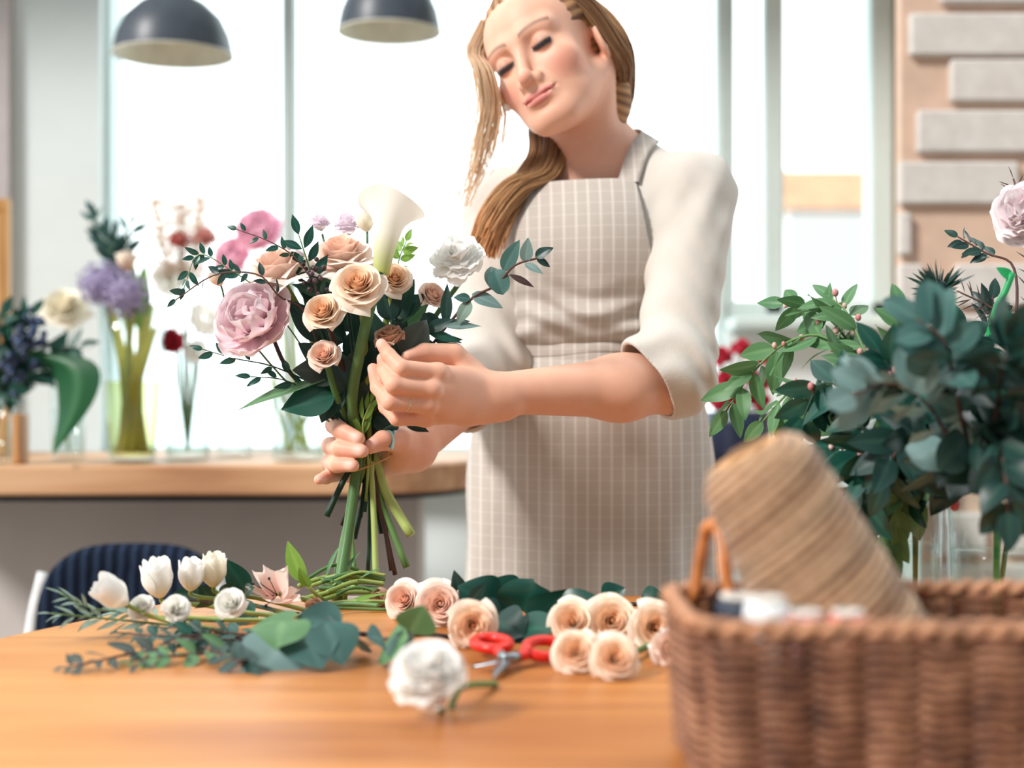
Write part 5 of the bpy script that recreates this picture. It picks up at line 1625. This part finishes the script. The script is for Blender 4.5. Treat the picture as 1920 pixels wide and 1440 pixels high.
for j in range(rows_):
    k = (j + .5) / rows_
    q, L = rrect(k, NS * 8)
    nx = np.roll(q, -1, 0) - np.roll(q, 1, 0); nx = np.stack([nx[:, 1], -nx[:, 0]], 1); nx /= np.linalg.norm(nx, axis=1)[:, None]
    ph = np.arange(NS * 8) / 8.0 * math.pi
    off = .0056 * np.cos(ph + (j % 2) * math.pi)
    p = np.concatenate([q + nx * off[:, None], np.full((len(q), 1), TABLE_Z + .006 + (BH - .012) * k) + .0006 * np.sin(ph * 3)[:, None]], 1)
    mb.tube(p, .0023, 6, close=True, t=.5)
mb.build('woven_side', M_WICK, bk)
mb = MB()
q0, L = rrect(0, NS); q1, L = rrect(1, NS)
for i in range(NS):
    mb.tube([A3(*q0[i], TABLE_Z + .003), A3(*q1[i], TABLE_Z + BH)], .0042, 6)
mb.build('stake', M_WICK, bk)
mb = MB()
for h in (0, math.pi):
    q, L = rrect(1.05, 400)
    nx = np.roll(q, -1, 0) - np.roll(q, 1, 0); nx = np.stack([nx[:, 1], -nx[:, 0]], 1); nx /= np.linalg.norm(nx, axis=1)[:, None]
    ph = np.arange(400) / 400 * L / .030 * 2 * math.pi + h
    p = np.concatenate([q + nx * (.0034 * np.cos(ph))[:, None], (TABLE_Z + BH + .0030 * np.sin(ph))[:, None]], 1)
    mb.tube(p, .0038, 7, close=True)
mb.build('braided_rim', m_plain('rim_cane', (184, 132, 98), .5, .3, var=.15, scale=50), bk)
mb = MB()
lo_ = [(x, y, TABLE_Z + .004) for x, y in rrect(0, 60)[0]]
mb.grid(np.array([[(x, y, TABLE_Z + .002) for x, y, _ in lo_], lo_]), .5, close_u=True)
mb.f.append(tuple(range(60, 120))); mb.mi.append(0); mb.f.append(tuple(reversed(range(60)))); mb.mi.append(0)
mb.build('bottom', M_WICK, bk)
mb = MB()
M_HANDLE = m_plain('orange_cane', (204, 126, 68), .5, .3, var=.15, scale=60)
hb = PX([(1304, 1125, 1.04), (1312, 1050, 1.035), (1330, 985, 1.03), (1350, 1000, 1.02), (1362, 1060, 1.01), (1368, 1130, 1.0)])
mb.tube(bez(hb, 22), .0042, 9)
hb2 = [p + A3(.003, .004, .001) * (1 if i % 2 else -1) for i, p in enumerate(hb)]
mb.tube(bez(hb2, 22), .0036, 9)
mb.build('handle', M_HANDLE, bk, label='orange cane handle loop')

# twine cone leaning in the basket
def m_jute():
    n = NT('jute_twine')
    ob = n.obj()
    at = n.attr('t')
    w = n.math('SINE', n.math('MULTIPLY', at, 1.0))
    w01 = n.math('MULTIPLY', n.math('ADD', w, 1), .5)
    v = n.noise(160, 4, ob)
    f = n.math('ADD', n.math('MULTIPLY', w01, .6), n.math('MULTIPLY', v, .5))
    c = n.ramp(f, [(.2, lin((112, 82, 62))), (.55, lin((168, 130, 100))), (.9, lin((208, 172, 138)))])
    return n.done(n.bsdf(c, .95, .05, n.bump(f, .5, .003), sheen=.3))
tc0 = A3(xpx(1652, .985), .980, TABLE_Z + .042)
tax = nrm(P(1400, 846, .985) - tc0)
TL = float(np.linalg.norm(P(1400, 846, .985) - tc0))
t = thing('twine_cone', (tc0[0], tc0[1], TABLE_Z + .01), 'large cone of brown jute twine leaning in the wicker basket', 'twine cone')
Mt = frame(tax, (0, 1, 0))
nu, nv = 120, 90
u = np.linspace(0, 2 * math.pi, nu, endpoint=False)[None, :]; v = np.linspace(0, 1, nv)[:, None]
rad = .0565 - .0160 * v
edge = np.clip((v - .90) / .10, 0, 1); edge0 = np.clip((.03 - v) / .03, 0, 1)
rad = rad - .012 * edge ** 2 - .006 * edge0 ** 2
rid = .0012 * np.sin(2 * math.pi * (v * 24) - u * 7) + .0008 * np.sin(2 * math.pi * (v * 34) - u * 10 + 1)
rad = rad + rid
X = np.stack([rad * np.cos(u), rad * np.sin(u), v * TL * np.ones_like(u)], -1)
mb = MB(); mb.grid(tc0 + X @ Mt.T, (2 * math.pi * v * 30 - u * 9), close_u=True); mb.build('wound_twine', m_jute(), t)
mb = MB(); mb.lathe([(.0292, TL - .001), (.020, TL + .001), (.012, TL), (.012, TL - .03)], tc0, Mt, 40); mb.build('twine_end', m_plain('jute_end', (196, 148, 104), .95, .05, var=.1, scale=80), t)
mb = MB(); mb.lathe([(.0118, -.003), (.0118, TL + .004), (.0100, TL + .004), (.0100, -.003)], tc0, Mt, 30, close=True); mb.build('card_core', m_plain('card', (150, 116, 84), .9), t)

# reels in the basket
def reel(px, D, r, h, c, label, top=None):
    x = xpx(px, D)
    t = thing('ribbon_reel', (x, D, TABLE_Z + .006), label, 'ribbon reel', 'ribbon reels in the basket')
    z0 = TABLE_Z + .006
    mb = MB(); mb.lathe([(.008, z0 + .004), (r * .92, z0 + .004), (r, z0 + .010), (r, z0 + h - .010), (r * .92, z0 + h - .004), (.008, z0 + h - .004)], (x, D, 0), nu=28); mb.build('ribbon', m_plain('ribbon', c, .5, .4), t)
    mb = MB()
    for zz in (z0, z0 + h - .003):
        mb.lathe([(.006, zz), (r * .8, zz), (r * .8, zz + .003), (.006, zz + .003)], (x, D, 0), nu=28, close=True)
    mb.lathe([(.006, z0), (.006, z0 + h)], (x, D, 0), nu=16)
    mb.build('spool', m_plain('card_spool', (226, 220, 212), .8), t)
reel(1388, .975, .017, .110, (46, 56, 72), 'navy ribbon reel in the basket beside the cane handle')
reel(1438, .926, .015, .116, (238, 240, 240), 'white ribbon reel in front of the twine cone')
reel(1512, .918, .0128, .108, (240, 168, 170), 'pale pink ribbon reel in front of the twine cone, near the white one')
reel(1590, .918, .0128, .108, (238, 142, 132), 'coral pink ribbon reel at the foot of the twine cone')
# ------------------------------------------------------------------ glass and flowers on the side counter
M_VASE = m_glass('vase_glass', (252, 254, 254), (196, 210, 208), .45, .03)
M_WATER = m_glass('vase_water', (246, 246, 214), (222, 224, 164), .25, .02)
M_WATERC = m_glass('clear_water', (249, 253, 252), (216, 228, 224), .25, .02)
GV = 'glass vases on the side counter'
def vase(px, D, prof, label, base=CZ, water=.45, wm=M_WATER, name='glass_vase', cat='vase', group=GV, th=.003):
    x = xpx(px, D)
    t = thing(name, (x, D, base), label, cat, group)
    c = A3(x, D, base)
    out = [(0, .0)] + [(r, z) for r, z in prof]
    inn = [(r - th, max(z, .012)) for r, z in reversed(prof)] + [(0, .012)]
    mb = MB(); mb.lathe(out + inn, c, nu=48); mb.build('glass_body', M_VASE, t)
    if water:
        H_ = prof[-1][1]
        zs = np.linspace(.013, H_ * water, 10)
        pr = np.array(prof)
        rr = np.interp(zs, pr[:, 1], pr[:, 0]) - th - .001
        mb = MB(); mb.lathe([(0, .013)] + list(zip(rr, zs)) + [(0, H_ * water)], c, nu=40); mb.build('water', wm, t)
    return c
def fl(name, label, cat, top, basep, R, kind, mat, smat, ax, r=.003, n=None, group='flowers in the counter vases', mid=None, **k):
    pts = [top] + ([mid] if mid is not None else [(np.asarray(top) * .5 + np.asarray(basep) * .5) + A3(0, 0, .02)]) + [basep]
    return flower(name, label, cat, pts, R, kind, mat, smat, r, ax, group, n=n, **k)
def cyl(r0, r1, h):
    return [(r0 * .94, 0), (r0, .006), (r0 + (r1 - r0) * .5, h * .5), (r1, h)]

# main vase with yellowish stems
c1 = vase(248, 3.05, [(.044, 0), (.048, .008), (.058, .10), (.068, .24), (.071, .332)], 'tall glass vase of yellow-green water holding the lavender alliums', water=.52)
base1 = c1 + A3(0, 0, .02)
fl('allium', 'lavender allium globe beside the grey-green thistle, in the tall yellow-green vase', 'allium', P(190, 532, 3.02), base1 + A3(.01, 0, 0), .050, 'ball', M_ALLIUM, M_SLIGHT, (-.2, 0, 1), .0045)
fl('allium', 'lavender allium globe hanging over the rim of the tall yellow-green vase', 'allium', P(236, 552, 2.99), base1 + A3(-.01, 0, 0), .050, 'ball', M_ALLIUM, M_SLIGHT, (-.1, -.2, 1), .0045)
fl('tulip', 'peach tulip bud above the allium globes in the tall vase', 'tulip', P(238, 490, 3.04), base1, .022, 'bud', M_ROSE, M_SLIGHT, (-.2, 0, 1), .004, leaves=[(262, 620, 3.04, 268, 492, 3.03, .045), (246, 600, 3.04, 250, 500, 3.02, .035)], lmat=M_LBRIGHT)
M_YG = m_leafy('yellow_green_stem', (226, 222, 100), (246, 242, 176), .45, .7, .3, nz=.1)
for k in range(9):
    a = k * 2 * math.pi / 9
    b = base1 + A3(.030 * math.cos(a), .030 * math.sin(a), 0); e = base1 + A3(.048 * math.cos(a + 2.2), .048 * math.sin(a + 2.2), RNG.uniform(.26, .33))
    t = thing('flower_stalk', b, 'yellow-green stalk standing in the tall vase under the alliums', 'stalk', 'yellow-green stalks in the tall vase')
    mb = MB(); stem_mesh(mb, [b, (b + e) / 2 + A3(0, 0, .01), e], .0065); mb.build('stem', M_YG, t)
# thistle clump
for k, (x, y, h) in enumerate(((172, 400, 'leaning outwards'), (205, 430, 'in the middle of the three'), (245, 425, 'closest to the pink plumes'))):
    sprig('thistle_sprig', 'grey-green feathery sprig above the alliums, ' + h, 'greenery', [base1 + A3(.0, .01, .02), P(240, 620, 3.07), P(225, 520, 3.08), P(x, y, 3.08)], M_EUC, M_SGREEN, 22, .050, .016, .003, 'lance', True, .55, 'sprigs in the counter vases', .55, roll=2.0, taper=.2)
# far-left arrangement with dark berries
c2 = vase(-20, 2.98, cyl(.048, .052, .14), 'glass vase at the picture frame holding dark berries', water=.6, wm=M_WATERC)
b2 = c2 + A3(0, 0, .02)
mbx = thing('wooden_block', (xpx(33, 2.97), 2.98, CZ), 'small upright wooden block next to the berry vase', 'block')
mb = MB(); mb.box((xpx(29, 2.96), 2.935, CZ), (xpx(48, 2.96), 2.985, CZ + .105), .004); mb.build('block', m_wood('block_wood', (150, 100, 60), (180, 128, 82), (200, 148, 98), 'Z'), mbx, smooth=False)
GS = 'sprigs in the counter vases'
def berry_spray(label, x, y, D, n):
    t = thing('berry_sprig', b2, label, 'berries', GS)
    e = P(x, y, D)
    mb = MB(); stem_mesh(mb, [b2, (b2 + e) / 2 + A3(0, 0, .05), e], .0025, .0015); mb.build('stem', M_SDARK, t)
    for i in range(n):
        o = RNG.normal(0, 1, 3) * A3(.020, .014, .020); mb = MB(); mb.ball(e + o, .0085 * RNG.uniform(.8, 1.2), nu=8, nv=6, t=RNG.uniform(0, 1)); mb.build('berry', M_BLUEB, t)
berry_spray('upper cluster of dusky blue berries near the cream rose', 68, 618, 2.93, 16)
berry_spray('cluster of dark blue berries closest to the picture frame', 18, 690, 2.92, 20)
berry_spray('small cluster of blue berries over the hanging leaf', 40, 655, 2.90, 14)
for k, (x, y, h) in enumerate(((10, 590, 'standing by the picture frame'), (60, 590, 'behind the blue berries'), (150, 650, 'reaching towards the alliums'), (120, 690, 'above the hanging leaf'), (20, 740, 'low at the vase rim'), (6, 640, 'cut by the edge of the picture'))):
    sprig('leaf_sprig', 'dark green leafy sprig in the berry vase, ' + h, 'greenery', [b2, b2 + A3(.005 * k, 0, .12), (b2 + P(x, y, 2.95)) / 2 + A3(0, 0, .08), P(x, y, 2.94)], M_LDEEP, M_SDARK, 7, .062, .028, .0025, 'ovate', True, .8, GS, .45, taper=.2)
t = thing('hanging_leaf', b2, 'long broad green leaf hanging down from the berry vase', 'leaf', GS)
for q, W in ((((60, 660, 2.93), (135, 690, 2.90), (140, 760, 2.885), (100, 850, 2.875)), .050),):
    c = bez(PX(q), 14); s = np.linspace(0, 1, 14); w = W * np.sin(math.pi * (.05 + .93 * s) ** .9)
    side = nrm(A3(1, -.2, .25)); u = np.linspace(-1, 1, 7)
    X = c[:, None] + side * (w[:, None] * u)[..., None] + A3(0, 1, 0) * (.25 * w[:, None] * np.abs(u))[..., None]
    mb = MB(); mb.grid(X, np.clip(.25 + .5 * np.exp(-(u / .15) ** 2)[None] + .2 * s[:, None], 0, 1)); mb.build('leaf_blade', M_LMID if False else m_leafy('broad_leaf', (12, 74, 44), (52, 120, 70), .4, .25, .4), t)
mb = MB(); stem_mesh(mb, [b2, b2 + A3(.01, -.01, .15), P(60, 660, 2.93)], .003); mb.build('stem', M_SGREEN, t)
fl('garden_rose', 'cream rose blurred behind the blue berries', 'rose', P(118, 572, 3.10), A3(xpx(128, 3.15), 3.15, CZ + .02), .052, 'rose', M_CREAM, M_SGREEN, (0, -.8, .7), .003, n=26)
c3 = vase(128, 3.15, cyl(.036, .040, .22), 'narrow clear vase behind the hanging leaf holding the cream rose', water=.5, wm=M_WATERC)
# pampas, red flowers, white flowers
c4 = vase(352, 3.12, [(.045, 0), (.048, .01), (.048, .10), (.030, .17), (.026, .235)], 'clear glass bottle with white flowers next to the tall yellow-green vase', water=.5, wm=M_WATERC, name='glass_bottle', cat='bottle')
b4 = c4 + A3(0, 0, .02)
for x, y, h in ((285, 372, 'leaning towards the thistle'), (340, 380, 'in the middle'), (378, 368, 'leaning to the window post')):
    t = thing('dry_plume', b4, 'dry blush plume above the bottle, ' + h, 'plume', 'dry plumes in the glass bottle')
    e = P(x, y, 3.2); c = bez([b4, c4 + A3(0, 0, .24), P((x + 350) / 2, 520, 3.16), e], 30)
    mb = MB(); mb.tube(c, .0016, 5); mb.build('stem', M_SLIGHT, t)
    mb = MB()
    for i in range(280):
        j = int(RNG.uniform(.66, 1) * 29); d = nrm(RNG.normal(0, 1, 3) * A3(1, 1, .4) + A3(0, 0, .9)); L = RNG.uniform(.025, .07)
        mb.tube(bez([c[j], c[j] + d * L * .6, c[j] + d * L + A3(0, 0, -.006)], 4), [.0008, .0009, .0008, .0004], 3, caps=False, t=RNG.uniform(.2, 1))
    mb.build('feathers', M_PLUME, t)
fl('gerbera', 'coral red flower at the foot of the dry plumes', 'flower', P(336, 452, 3.16), b4, .030, 'puff', m_leafy('coral_petals', (206, 70, 70), (232, 128, 120), .6, .3, .2), M_SGREEN, (.1, -.5, 1), n=36)
fl('gerbera', 'soft pink flower beside the coral red one', 'flower', P(385, 448, 3.18), b4, .036, 'puff', m_leafy('salmon_petals', (236, 150, 144), (248, 196, 188), .6, .3, .2), M_SGREEN, (.2, -.5, 1), n=36)
fl('carnation', 'deep red flower hanging beside the tall yellow-green vase', 'flower', P(322, 640, 3.10), b4, .034, 'puff', M_RED, M_SGREEN, (-.4, -.8, -.1), n=44)
fl('carnation', 'white flower beside the deep red one, below the myrtle sprig', 'flower', P(385, 600, 3.10), b4, .050, 'puff', M_WHITEB, M_SGREEN, (.2, -.8, .5), n=24)
fl('carnation', 'white flower between the alliums and the bouquet', 'flower', P(318, 522, 3.20), b4, .055, 'puff', M_WHITEB, M_SGREEN, (0, -.8, .6), n=24)
fl('carnation', 'small white flower over the neck of the bottle', 'flower', P(368, 660, 3.08), b4, .034, 'puff', M_WHITEB, M_SGREEN, (.2, -.8, .3), n=22)
# vase behind the bouquet
c5 = vase(560, 3.08, cyl(.056, .060, .155), 'wide clear vase with a few green stems behind the gripping hand', water=.55, wm=M_WATERC)
b5 = c5 + A3(0, 0, .02)
fl('peony', 'mauve pink peony out of focus behind the bouquet, under the window post', 'peony', P(484, 430, 3.06), b5 + A3(.02, 0, 0), .066, 'peony', M_PINK2, M_SLIGHT, (-.1, -1, .5), .004, n=16)
fl('peony', 'pale pink peony out of focus between the plumes and the bouquet', 'peony', P(436, 480, 3.12), b5 + A3(-.02, 0, 0), .056, 'peony', M_PINK2, M_SLIGHT, (-.4, -1, .3), .004, n=16)
fl('peony', 'pale pink peony hidden behind the creamy blush rose', 'peony', P(545, 490, 3.10), b5 + A3(0, .02, 0), .055, 'peony', M_PINK, M_SLIGHT, (.2, -.5, .8), .004, n=16)
for k, x in enumerate((520, 600)):
    t = thing('flower_stalk', b5, 'pale green stalk leaning in the wide clear vase, ' + ('towards the bottle' if k == 0 else 'towards the gripping hand'), 'stalk', 'stalks in the wide clear vase')
    mb = MB(); stem_mesh(mb, [b5 + A3(.02 * (1 - 2 * k), 0, 0), c5 + A3(.045 * (2 * k - 1), 0, .155), P(x, 700, 3.06)], .005); mb.build('stem', M_SLIGHT, t)
c6 = vase(440, 3.25, cyl(.040, .044, .20), 'empty clear vase between the bottle and the wide vase', water=.0)

# red carnations in a navy pot on the window bench
pc_ = A3(xpx(1385, 3.15), 3.15, .918)
t = thing('flower_pot', pc_, 'navy flower pot of red carnations standing behind the florist', 'pot')
mb = MB(); mb.lathe([(0, 0), (.060, 0), (.072, .10), (.074, .13), (.068, .13), (.064, .02), (0, .02)], pc_, nu=36); mb.build('pot', m_plain('navy_glaze', (30, 40, 66), .35, .5), t)
k = 0
for x, y in ((1352, 668), (1390, 656), (1425, 672), (1362, 712), (1402, 702), (1436, 712), (1350, 752), (1386, 748), (1424, 752), (1452, 690)):
    e = P(x, y, 3.10 + .02 * (k % 3))
    fl('carnation', 'deep red carnation in the navy pot behind the florist', 'carnation', e, pc_ + A3(0, 0, .03), .032, 'puff', M_RED, M_SGREEN, nrm(e - pc_ - A3(0, .1, .05)), .0025, n=30, group='red carnations in the navy pot', mid=pc_ + A3(0, 0, .12))
    k += 1

# ------------------------------------------------------------------ greenery in glass vases at the end of the table
def vase2(px, D, prof, label, water, **k):
    return vase(px, D, prof, label, TABLE_Z, water, M_WATERC, group='glass vases on the work table', **k)
v1 = vase2(1716, 1.52, cyl(.026, .030, .165), 'slim clear glass vase of snowberry branches behind the wicker basket', .55)
v2 = vase2(1868, 1.50, cyl(.048, .053, .17), 'wide clear glass vase of dark branches behind the wicker basket', .5)
s1 = v1 + A3(0, 0, .015); s2 = v2 + A3(0, 0, .015)
GR = 'branches in the vases on the work table'
r1 = v1 + A3(0, 0, .166); r2 = v2 + A3(0, 0, .172)
def br(label, base, rim, pl, mt, st, n, L, W, name='snowberry_branch', cat='branch', berries=None, **k):
    pts = [base, rim + (P(*pl[0]) - rim) * .05] + PX(pl)
    kw = dict(r=.0022, shape='ovate', pair=True, ang=.85, group=GR, start=.38, taper=.25, roll=1.6, bend=-.4)
    kw.update(k)
    return sprig(name, label, cat, pts, mt, st, n, L, W, berries=berries, **kw)
PB = (M_PINKB, 7, .0036)
br('snowberry branch arching over towards the florist, its tip leaf hanging lowest', s1, r1, [(1650, 780, 1.56), (1560, 640, 1.62), (1480, 640, 1.66), (1410, 700, 1.68), (1362, 770, 1.69)], M_LMID, M_SGREEN, 11, .058, .026, berries=PB, droop=.35)
br('snowberry branch with a single leaf standing up against the window', s1, r1, [(1660, 780, 1.56), (1590, 640, 1.62), (1530, 580, 1.66), (1472, 570, 1.68)], M_LMID, M_SGREEN, 9, .056, .024, berries=PB, droop=.15)
br('snowberry branch with curved leaves at the top beside the window edge', s1, r1, [(1680, 800, 1.55), (1630, 680, 1.58), (1590, 590, 1.62), (1560, 560, 1.64)], M_LMID, M_LMID and M_SGREEN, 9, .056, .022, berries=PB, droop=.3)
br('snowberry branch hanging in front of the red carnations', s1, r1, [(1640, 820, 1.54), (1560, 740, 1.58), (1490, 730, 1.62), (1430, 790, 1.64)], M_LMID, M_SGREEN, 10, .054, .026, berries=PB, droop=.4)
br('dark leafy branch behind the twine cone', s1, r1, [(1640, 860, 1.50), (1570, 840, 1.52), (1530, 880, 1.54), (1520, 960, 1.55)], M_LDEEP, M_SDARK, 10, .060, .030, berries=PB, droop=.35)
br('dark leafy branch hanging down beside the slim vase', s1, r1, [(1680, 860, 1.48), (1640, 850, 1.46), (1620, 930, 1.45), (1622, 1040, 1.45)], M_LDEEP, M_SDARK, 11, .058, .028, berries=(M_PINKB, 8, .0042), droop=.4)
br('dark leafy branch low behind the twine cone beside the slim vase', s1, r1, [(1690, 900, 1.50), (1650, 920, 1.52), (1610, 980, 1.52), (1580, 1050, 1.52)], M_LDEEP, M_SDARK, 10, .056, .030, berries=(M_PINKB, 6, .0042), droop=.3, start=.3)
br('green leafy branch lowest of all beside the slim vase', s1, r1, [(1700, 930, 1.49), (1670, 960, 1.49), (1650, 1010, 1.50), (1630, 1060, 1.50)], M_LMID, M_SGREEN, 9, .052, .028, droop=.3, start=.3)
br('dark leafy branch filling the space above the twine cone', s1, r1, [(1660, 800, 1.50), (1600, 740, 1.52), (1540, 720, 1.54), (1500, 800, 1.55)], M_LDEEP, M_SDARK, 11, .058, .028, berries=PB, droop=.3)
br('dark leafy branch leaning to the middle above the slim vase', s1, r1, [(1710, 800, 1.48), (1690, 720, 1.48), (1650, 660, 1.48)], M_LDEEP, M_SDARK, 10, .060, .030, berries=(M_PINKB, 6, .0042))
br('dense branch crossing between the two vases', s2, r2, [(1800, 860, 1.46), (1740, 820, 1.44), (1690, 830, 1.42), (1660, 900, 1.42)], M_LDARK, M_SBROWN, 12, .062, .032, droop=.3)
br('eucalyptus branch with blue-grey leaves close to the viewer', s2, r2, [(1800, 850, 1.36), (1740, 760, 1.28), (1670, 720, 1.22), (1600, 740, 1.18)], M_EUCP, M_SBROWN, 9, .050, .036, 'eucalyptus_branch', 'eucalyptus', shape='round', start=.45)
br('eucalyptus branch with blue-grey leaves rising close to the viewer', s2, r2, [(1820, 840, 1.34), (1790, 720, 1.26), (1770, 640, 1.22), (1720, 600, 1.22)], M_EUC, M_SBROWN, 9, .050, .034, 'eucalyptus_branch', 'eucalyptus', shape='round', start=.45)
br('eucalyptus branch leaning out of the picture close to the viewer', s2, r2, [(1860, 850, 1.32), (1870, 760, 1.26), (1880, 690, 1.22), (1900, 640, 1.2)], M_LDARK, M_SBROWN, 10, .054, .036, 'eucalyptus_branch', 'eucalyptus', shape='round', start=.4)
br('dark branch with hanging leaves in front of the wide vase', s2, r2, [(1860, 860, 1.34), (1850, 800, 1.28), (1880, 860, 1.24), (1890, 960, 1.22)], M_LDARK, M_SBROWN, 11, .052, .034, droop=.35)
br('dark branch low over the rim of the wide vase', s2, r2, [(1840, 900, 1.42), (1790, 880, 1.38), (1750, 860, 1.36)], M_LDARK, M_SBROWN, 10, .060, .034, shape='ovate')
br('dark bushy branch at the edge of the picture', s2, r2, [(1880, 820, 1.50), (1900, 720, 1.50), (1890, 620, 1.52)], M_LDEEP, M_SBROWN, 14, .048, .024)
br('dark bushy branch rising behind the eucalyptus', s2, r2, [(1830, 820, 1.54), (1820, 720, 1.56), (1800, 620, 1.58)], M_LDEEP, M_SBROWN, 14, .055, .028)
br('branch with olive leaves above the berries', s1, r1, [(1740, 800, 1.52), (1720, 690, 1.52), (1690, 580, 1.54)], M_LMID, M_SGREEN, 10, .050, .024, berries=PB)
br('dark branch between the slim vase and the olive leaves', s1, r1, [(1735, 860, 1.50), (1740, 780, 1.50), (1720, 700, 1.5)], M_LDARK, M_SDARK, 12, .058, .030)
br('leafy branch leaning to the brick wall', s2, r2, [(1850, 760, 1.6), (1850, 640, 1.64), (1862, 560, 1.66)], M_LDARK, M_SDARK, 10, .046, .020)
# small sprig and rosemary against the bricks
br('thin eucalyptus sprig dark against the white bricks', s2, r2, [(1880, 760, 1.62), (1905, 600, 1.66), (1900, 500, 1.68), (1850, 475, 1.69), (1796, 444, 1.70)], M_LDARK, M_SBROWN, 6, .026, .013, 'eucalyptus_branch', 'eucalyptus', start=.78, taper=.2)
br('rosemary twig with fine needles against the white bricks', s2, r2, [(1880, 760, 1.60), (1900, 640, 1.62), (1870, 585, 1.64), (1794, 545, 1.65)], M_SBROWN, M_SBROWN, 16, .022, .0016, 'rosemary_twig', 'rosemary', start=.62, shape='lance', taper=.1, roll=.6, ang=.9)
br('rosemary twig bent behind the pink flower', s2, r2, [(1900, 760, 1.60), (1935, 560, 1.62), (1925, 420, 1.63), (1900, 335, 1.64)], M_SBROWN, M_SBROWN, 14, .022, .0016, 'rosemary_twig', 'rosemary', start=.6, shape='lance', taper=.1, roll=.6)
# thistle head
tp = P(1762, 548, 1.55)
t = thing('thistle', s2, 'spiky dark teal thistle head above the greenery', 'thistle', GR)
mb = MB()
for i in range(70):
    d = nrm(RNG.normal(0, 1, 3) + A3(0, 0, .5)); leaf(mb, tp + d * .006, d, (d[1], -d[0], .3), RNG.uniform(.016, .030) * (1.2 if d[2] > .4 else .9), .0035, -.1, .1, 'lance', nu=3, nv=5)
mb.ball(tp, (.010, .010, .014), nu=10, nv=8)
mb.build('bloom', M_EUC if False else M_LDARK, t)
mb = MB(); stem_mesh(mb, [s2, r2, P(1800, 700, 1.54), tp], .0024); mb.build('stem', M_SDARK, t)
# pink flower and bright green stalk at the edge
fl('chrysanthemum', 'pale pink spiky flower cut by the edge of the picture', 'flower', P(1922, 400, 1.60), s2, .046, 'puff', m_leafy('pale_pink_spikes', (255, 228, 234), (255, 246, 248), .6, .35, .2), M_SGREEN, (-.5, -.8, .2), n=60, group=GR, mid=P(1930, 700, 1.58))
t = thing('flower_stalk', s2, 'bright emerald stalk bent below the pale pink flower', 'stalk', GR)
mb = MB(); stem_mesh(mb, [s2, r2, P(1850, 680, 1.56), P(1866, 585, 1.56), P(1884, 548, 1.56), P(1898, 512, 1.56)], .0036, .0040); mb.build('stem', m_plain('emerald', (34, 160, 92), .45, .4), t)
mb = MB(); b = P(1898, 522, 1.56); leaf(mb, b, P(1880, 508, 1.555) - b + A3(-.005, 0, .004), (0, -1, .2), .022, .012); mb.build('leaf', m_plain('emerald_leaf', (34, 160, 92), .45, .4), t)
# pink buds low between the vases
t = thing('berry_sprig', s1, 'sprig of rose pink buds between the two glass vases', 'berries', GR)
mb = MB(); stem_mesh(mb, [s1, r1, P(1755, 925, 1.49)], .002); mb.build('stem', M_SDARK, t)
mb = MB()
for x, y in ((1746, 912), (1758, 918), (1768, 914), (1778, 938), (1790, 944), (1784, 930)):
    mb.ball(P(x, y, 1.48), (.0055, .0055, .008), nu=8, nv=6, t=.2)
mb.build('buds', m_leafy('rose_pink_bud', (190, 84, 112), (232, 150, 170), .5, .1), t)
# ------------------------------------------------------------------ camera, light
cam = bpy.data.cameras.new('camera')
co = bpy.data.objects.new('camera', cam); COL.objects.link(co)
co.location = (0, 0, CAM_Z); co.rotation_euler = (math.pi / 2, 0, 0)
cam.lens = 50; cam.sensor_width = 36; cam.clip_start = .05
cam.dof.use_dof = True; cam.dof.focus_distance = 1.69; cam.dof.aperture_fstop = 2.5
SC.camera = co

sun = bpy.data.lights.new('sun', 'SUN'); sun.energy = SUN_E; sun.angle = math.radians(12); sun.color = (1, .97, .93)
so = bpy.data.objects.new('sun', sun); COL.objects.link(so)
so.rotation_euler = Vector(SUN_D).to_track_quat('-Z', 'Y').to_euler()

w = bpy.data.worlds.new('sky'); SC.world = w; w.use_nodes = True
t = w.node_tree; t.nodes.clear()
tc = t.nodes.new('ShaderNodeTexCoord'); sp = t.nodes.new('ShaderNodeSeparateXYZ')
mr = t.nodes.new('ShaderNodeMapRange'); mr.interpolation_type = 'SMOOTHSTEP'
mr.inputs['From Min'].default_value = -.25; mr.inputs['From Max'].default_value = .55
mr.inputs['To Min'].default_value = W_FRONT; mr.inputs['To Max'].default_value = W_BACK
bg = t.nodes.new('ShaderNodeBackground'); ou = t.nodes.new('ShaderNodeOutputWorld')
bg.inputs['Color'].default_value = (.93, .99, 1.0, 1)
t.links.new(tc.outputs['Generated'], sp.inputs[0]); t.links.new(sp.outputs['Y'], mr.inputs['Value'])
t.links.new(mr.outputs[0], bg.inputs['Strength']); t.links.new(bg.outputs[0], ou.inputs['Surface'])

SC.view_settings.view_transform = 'Standard'; SC.view_settings.look = 'None'
SC.view_settings.exposure = EXPO; SC.view_settings.gamma = 1
SC.view_settings.use_curve_mapping = False
SC.cycles.max_bounces = 8; SC.cycles.transparent_max_bounces = 24
SC.cycles.caustics_reflective = False; SC.cycles.caustics_refractive = False
SC.cycles.sample_clamp_indirect = 4
SC.cycles.use_denoising = True
